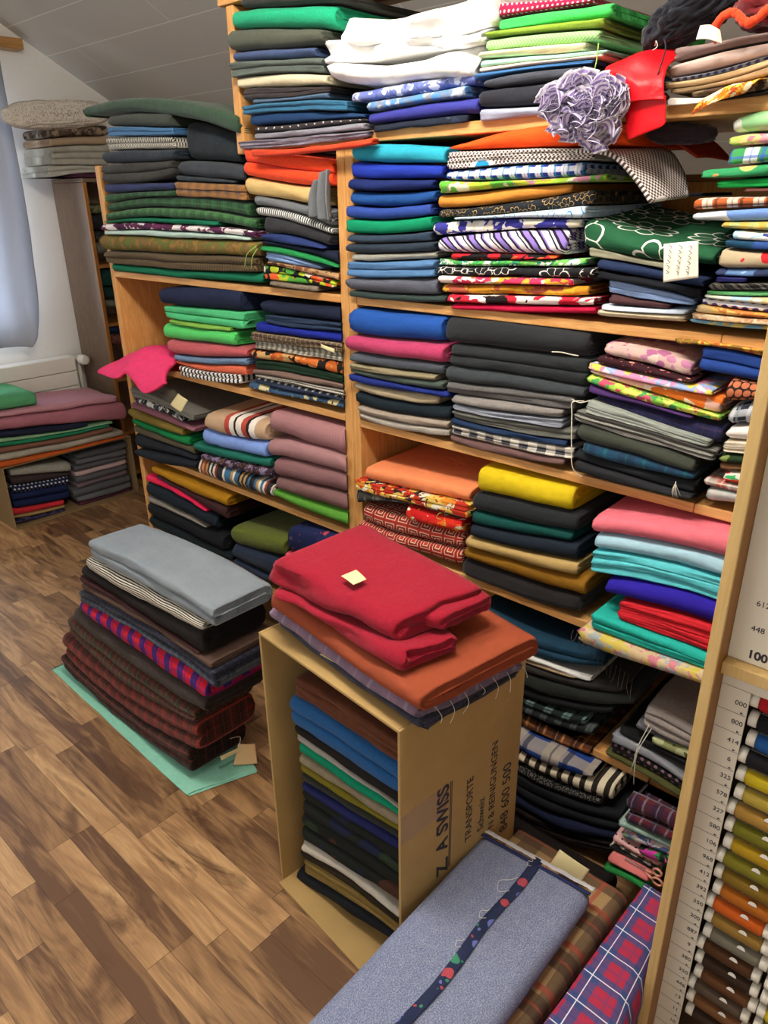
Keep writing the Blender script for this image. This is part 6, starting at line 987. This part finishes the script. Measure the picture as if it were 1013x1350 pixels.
# ------------------------------------------------------------------ parts and papers on the piles
o=find('black and white dotted print')
g=[[(-.775,-.012,1.564),(-.77,.07,1.564),(-.76,.16,1.564)],[(-.72,-.024,1.566),(-.71,.06,1.566),(-.70,.15,1.568)],[(-.668,-.026,1.556),(-.655,.05,1.562),(-.645,.14,1.566)],[(-.628,-.024,1.520),(-.615,.04,1.528),(-.605,.12,1.532)],[(-.594,-.02,1.480),(-.585,.03,1.486),(-.58,.10,1.488)]]
child(o,'drooping_end',sheet(g,7,6,.007,.003,21),cloth('pb #efe9e4 #57433c #1f86b8 .0075'))
g=[[(-.72,.12,1.598),(-.70,.17,1.60),(-.68,.25,1.598)],[(-.645,.13,1.588),(-.63,.18,1.588),(-.61,.25,1.585)],[(-.590,.14,1.555),(-.58,.18,1.555),(-.565,.25,1.55)]]
child(find('orange cloth heaped'),'hanging_end',sheet(g,7,6,.004,.003,22),cloth('p #b8381c'))
o=find('dark green cloth with large white')
child(o,'paper_tag',paper([(-.537,-.062,1.355),(-.479,-.062,1.366),(-.490,-.056,1.423),(-.547,-.056,1.416)],bend=.003),PAPER,'white handwritten paper tag')
m=MB()
for k in range(3):
    x=-.532+.017*k
    for j in range(6): m.tube(cat([(x+.002*sin(j*9+k),-.0672,1.370+.008*j),(x+.004,-.0672,1.372+.008*j),(x-.001,-.0672,1.376+.008*j)],3),.0005,4)
child(o,'handwriting',m,INK)
o=find('grey satin with one end')
g=[[(-1.472,-.02,1.452),(-1.452,-.035,1.452),(-1.437,-.012,1.45),(-1.42,-.036,1.447),(-1.405,-.012,1.443),(-1.394,-.03,1.443)],[(-1.462,-.02,1.50),(-1.446,-.036,1.50),(-1.432,-.012,1.50),(-1.417,-.038,1.50),(-1.404,-.012,1.50),(-1.3935,-.034,1.50)],[(-1.440,-.012,1.532),(-1.434,-.030,1.535),(-1.424,-.010,1.536),(-1.412,-.032,1.55),(-1.403,-.008,1.556),(-1.3935,-.028,1.556)]]
child(o,'turned_up_end',sheet(g,7,7,.004,.002,31),cloth('s #6d7175'))
o=find('grey-green cloth with a paper label')
child(o,'paper_label',paper([(-2.172,-.055,.862),(-2.112,-.055,.846),(-2.07,-.05,.893),(-2.13,-.045,.905)],bend=.003),CREAM,'cream paper label'); child(o,'paper_label',paper([(-2.243,-.05,.892),(-2.186,-.056,.868),(-2.13,-.045,.892),(-2.17,-.03,.908)],bend=.002),plain('label_dark','#4a463c',.8),'dark printed label')
o=find('raspberry'); child(o,'cream_tab',paper([(-1.44,-.03,1.135),(-1.385,-.035,1.128),(-1.385,-.034,1.138),(-1.44,-.03,1.144)],bend=.002),CREAM)
o=find('thick black wool tied'); yarn(o,[(-.76,-.028,1.205),(-.735,-.034,1.208),(-.717,-.036,1.207),(-.70,-.03,1.205)],YARN,.0013)
o=find('grey striped cloth with frayed')
yarn(o,[(-.664,-.058,1.126),(-.685,-.066,1.122),(-.683,-.068,1.10),(-.678,-.068,1.04),(-.672,-.066,.99),(-.657,-.05,.968)],YARN,.0012); yarn(o,[(-.652,-.058,1.13),(-.668,-.066,1.124),(-.688,-.064,1.127)],YARN,.001)
for k in range(7): a_=R_.uniform(-.010,.012); yarn(o,[(-.470,-.05,1.000+.003*(k%3)),(-.466+a_*.5,-.058,.995),(-.464+a_,-.055,.985-R_.uniform(0,.014))],YARN,.0004)
o=find('grey lace'); yarn(o,[(-.452,-.04,.452),(-.462,-.058,.40),(-.466,-.06,.352),(-.474,-.05,.314)],YARN,.0011); yarn(o,[(-.446,-.04,.445),(-.461,-.06,.385),(-.460,-.062,.33),(-.462,-.05,.288)],YARN,.0011)
o=find('thick olive and orange'); yarn(o,[(-1.665,-.04,1.377),(-1.694,-.05,1.357),(-1.715,-.045,1.324)],GREENYARN,.0012); yarn(o,[(-1.660,-.04,1.372),(-1.672,-.05,1.35),(-1.688,-.045,1.32)],GREENYARN,.0012)
o=find('bright green felt'); yarn(o,[(-.72,-.02,1.73),(-.716,-.03,1.70),(-.725,-.025,1.68),(-.735,-.02,1.668)],GREENYARN,.001)
o=find('black-brown fringed')
FY=plain('fringe_yarn','#4a4438',.9)
for k in range(16): a_=R_.uniform(-.012,.012); yarn(o,[(-.66+.010*k,-.015,.590-.004*k),(-.655+.010*k,-.032,.586-.005*k),(-.655+.010*k+a_,-.036,.572-.006*k+R_.uniform(0,.01))],FY,.0006)
o=find('black wool with a loose thread'); yarn(o,[(-1.03,-.03,.775),(-1.025,-.045,.785),(-1.035,-.045,.77),(-1.02,-.045,.768)],plain('gold_yarn','#b0a04a',.9),.0012)
# bright pink cloth over the end of the left unit's second shelf
g=[[(-2.47,.16,.985),(-2.41,.17,.99),(-2.35,.17,.992),(-2.26,.17,.99),(-2.185,.15,.99)],[(-2.475,.02,.985),(-2.41,.02,1.004),(-2.35,.02,1.022),(-2.27,.02,1.018),(-2.18,.02,1.0)],[(-2.50,-.045,.962),(-2.42,-.05,.975),(-2.355,-.045,1.0),(-2.27,-.05,.982),(-2.17,-.045,.982)],[(-2.56,-.085,.932),(-2.43,-.085,.937),(-2.36,-.08,.962),(-2.26,-.09,.930),(-2.15,-.075,.962)],[(-2.565,-.09,.922),(-2.44,-.095,.918),(-2.365,-.085,.943),(-2.245,-.10,.900),(-2.14,-.08,.945)]]
thing('folded_fabric',sheet(g,8,8,.013,.004,41),cloth('p #ee3f74'),'bright pink cloth hanging over the left end of the second shelf','fabric',(-2.3,0,.96))
# floor pile papers
quad('folded_fabric',(-2.31,-.565),(-1.455,-.588),(-1.385,-.40),(-2.25,-.16),(.0055,.0055,.0055),(.0008,.0008,.0008),cloth('p #8fd0b8'),'mint green cloth spread on the floor beneath the tall pile',seed=351,wob=.0005,rag=.006)
o=find('blackish red tartan')
tg=child(o,'hang_tag',paper([(-1.447,-.438,.012),(-1.405,-.385,.008),(-1.425,-.372,.060),(-1.452,-.410,.068)],bend=.002),plain('tag_card','#dcb888',.8),'tan card hang tag'); yarn(o,[(-1.448,-.41,.066),(-1.455,-.40,.085),(-1.46,-.43,.095)],YARN,.0012)
child(o,'hang_tag',paper([(-1.446,-.475,.055),(-1.443,-.40,.048),(-1.446,-.402,.060),(-1.449,-.475,.068)],bend=.001),CREAM,'cream strip label')
o=find('dark brown wool in'); child(o,'hang_tag',paper([(-1.47,-.46,.236),(-1.468,-.40,.213),(-1.472,-.40,.218),(-1.474,-.46,.242)],bend=.001),PAPER)
quad('folded_fabric',(-.76,-.215),(-.46,-.225),(-.45,-.085),(-.74,-.085),(.05,.055,.06),(.001,.001,.001),cloth('p #1f1816'),'blackish brown cloth on the floor in front of the dark pile',nf=2,seed=361)
# scissors on the floor pile
def ring(c,r,th,rx,m): m.tube([Vector((c[0]+r*rx*cos(2*pi*k/20),c[1],c[2]+r*sin(2*pi*k/20))) for k in range(21)],th,7,False)
sc_=empty('scissors',(-.35,-.15,.17),'small scissors with peach pink handles on the floor pile','scissors')
m=MB(); ring((-.386,-.072,.074),.0085,.0026,1,m); m.tube(cat([(-.392,-.072,.068),(-.402,-.068,.058),(-.412,-.06,.05)],5),.003,7); child(sc_,'handle',m,plain('handle_peach','#e8a088',.4))
m=MB(); ring((-.382,-.074,.052),.0085,.0026,1.2,m); m.tube(cat([(-.391,-.074,.052),(-.402,-.07,.05),(-.412,-.06,.046)],5),.003,7); child(sc_,'handle',m,bpy.data.materials['handle_peach'])
child(sc_,'blade',MB().box(-.46,-.41,-.062,-.059,.043,.051,.0005),plain('steel','#b8b8bc',.25,1))
for c_ in sc_.children:
    for v_ in c_.data.vertices: v_.co+=Vector((.035,-.076,.115))
# ------------------------------------------------------------------ gable wall things
ld=cardboard('cardboard_low','#8a7350',1)
lb=empty('cardboard_box',(-3.77,.19,0),'low open cardboard box on its side by the gable wall','box')
for n,b in (('side_panel',(-3.96,-3.595,-.146,-.14,0,.326)),('side_panel',(-3.96,-3.595,.524,.53,0,.326)),('bottom_panel',(-3.96,-3.595,-.14,.524,.002,.008)),('top_panel',(-3.96,-3.595,-.14,.524,.320,.326)),('back_panel',(-3.966,-3.96,-.146,.53,0,.326))):
    child(lb,n,MB().box(*b,.001),ld)
RAD=plain('radiator_white','#e4e2d8',.4)
rd_=empty('radiator',(-4.04,-.2,.1),'white panel radiator with horizontal grooves under the window','radiator')
m=MB()
for a,b in ((.25,.318),(.321,.395),(.398,.472),(.475,.549),(.552,.629),(.632,.708)): m.box(-4.085,-4.0,-1.0,.488,a,b,.004)
child(rd_,'panel',m,RAD); child(rd_,'bracket',MB().box(-4.098,-4.085,-.6,-.55,.0,.65),RAD); child(rd_,'bracket',MB().box(-4.098,-4.085,.3,.35,.0,.65),RAD)
child(rd_,'valve',MB().lathe([(.012,-.03),(.014,-.012),(.024,-.006),(.027,.03),(.025,.055),(.018,.06)],(-4.0,.52,.690),'X',20),RAD); child(rd_,'pipe',MB().tube([(-4.03,.52,.0),(-4.03,.52,.66),(-4.02,.52,.69)],.011,10).tube([(-4.03,.52,.685),(-4.03,.485,.685)],.009,8),RAD)
CM=NM('grey_curtain'); CM.uv(); tr=CM.n('BsdfTranslucent'); tr.inputs[0].default_value=hexc('#b4b6bc'); mx=CM.n('MixShader'); mx.inputs[0].default_value=.4; CM.b.inputs['Base Color'].default_value=hexc('#b2b0b3'); CM.b.inputs['Roughness'].default_value=.9
CM.nt.links.new(CM.b.outputs[0],mx.inputs[1]); CM.nt.links.new(tr.outputs[0],mx.inputs[2]); CM.nt.links.new(mx.outputs[0],CM.nt.nodes['Material Output'].inputs[0])
g=[]
for k in range(21):
    y0=.345-.075*k; xx=-3.96+.035*sin(k*1.9)
    yt=.37-.055*k
    g.append([(xx,yt,2.14),(xx,.75*yt+.25*y0,1.8),(xx+.01,.5*yt+.5*y0,1.5),(xx,y0,1.2),(xx-.01,y0-(.01 if k==0 else 0),1.0),(xx+.012*sin(k),y0-(.05 if k==0 else 0),.86),(xx,y0-(.11 if k==0 else .03 if k==1 else 0),.80+.004*k)])
thing('curtain',sheet(g,4,6,.003,.004,61,6),CM.m,'grey curtain hanging in front of the window above the radiator','curtain',(-3.96,-.4,.8))
OB=wood('old_cabinet','#6a5646','#826c58',axis='Z',knots=False); OE=wood('old_cabinet_edge','#8a5a2a','#a06c34',axis='Z',knots=False)
oc=empty('old_cabinet',(-3.92,.95,0),'old brown open cabinet standing in the corner by the radiator','cabinet')
child(oc,'side_panel',MB().box(-4.09,-3.772,.572,.588,0,1.575,.002),OB); child(oc,'edge_strip',MB().box(-3.772,-3.755,.570,.589,0,1.575,.002),OE); child(oc,'side_panel',MB().box(-4.09,-3.735,1.4,1.42,0,1.575,.002),OB)
child(oc,'top_panel',MB().box(-4.09,-3.755,.572,1.42,1.5755,1.594,.002),OB)
for z in (1.19,.895,.6,.3,.06): child(oc,'shelf',MB().box(-4.079,-3.76,.589,1.399,z-.018,z-.001,.001),OE)
child(oc,'back_panel',MB().box(-4.09,-4.08,.589,1.399,0,1.574,.0005),OB)
m=crumple((-3.75,.50,1.862),((0,.26,.022),(.055,0,0),(0,-.006,.058)),7,.012,5,71,along=.5)
thing('lace_roll',m,cloth('li #cfc6ba #8a7f74 .06'),'pale lace fabric roll lying on top of the old brown cabinet pile','fabric',(-3.75,.5,1.80))

m=crumple((-.595,.07,1.590),((.060,.006,-.003),(0,.016,0),(0,0,.015)),8,.008,4,91)
thing('hanging_cloth',m,cloth('v #2e2228'),'dark plum cloth hanging from the underside of the top board','fabric',(-.63,.06,1.59))

# ------------------------------------------------------------------ light and camera
def area(name,loc,rot,sx,sy,power,col):
    L=bpy.data.lights.new(name,'AREA'); L.shape='RECTANGLE'; L.size=sx; L.size_y=sy; L.energy=power; L.color=col
    o=bpy.data.objects.new(name,L); COL.objects.link(o); o.location=loc; o.rotation_euler=rot; return o
lf=empty('ceiling_lamp',(-.75,-.75,2.42),'long white ceiling strip lamp above the aisle','lamp')
child(lf,'housing',MB().box(-1.35,-.15,-.82,-.68,2.44,2.497),plain('lamp_white','#e8e8e4',.4))
for k_ in range(3):
    L=bpy.data.lights.new('lamp_light','POINT'); L.energy=24; L.color=(1,.93,.83); L.shadow_soft_size=.09
    o=bpy.data.objects.new('lamp_light',L); COL.objects.link(o); o.location=(-1.1+.35*k_,-.75,2.33)
area('daylight',(-4.125,-.43,1.45),(0,-pi/2,0),1.1,1.38,60,(.72,.85,1))
bpy.data.lights['daylight'].spread=1.9
W=bpy.data.worlds.new('World'); SC.world=W; W.use_nodes=True; bg=W.node_tree.nodes['Background']; bg.inputs[0].default_value=(1,.95,.88,1); bg.inputs[1].default_value=.85
RM=[[0.737225, 0.675499, -0.014179], [0.257111, -0.299888, -0.918674], [-0.624815, 0.673623, -0.394763]]
cam=bpy.data.cameras.new('camera'); co=bpy.data.objects.new('camera',cam); COL.objects.link(co)
cam.sensor_fit='VERTICAL'; cam.sensor_height=24; cam.lens=975/1350*24; cam.clip_start=.02
rt,dn,fw=[Vector(x) for x in RM]
mat=Matrix((rt,-dn,-fw)).transposed().to_4x4(); mat.translation=Vector((0,-1.35,1.5)); co.matrix_world=mat
SC.camera=co
vs=SC.view_settings; vs.view_transform='Standard'; vs.look='None'; vs.gamma=1; vs.exposure=0.2; vs.use_curve_mapping=False
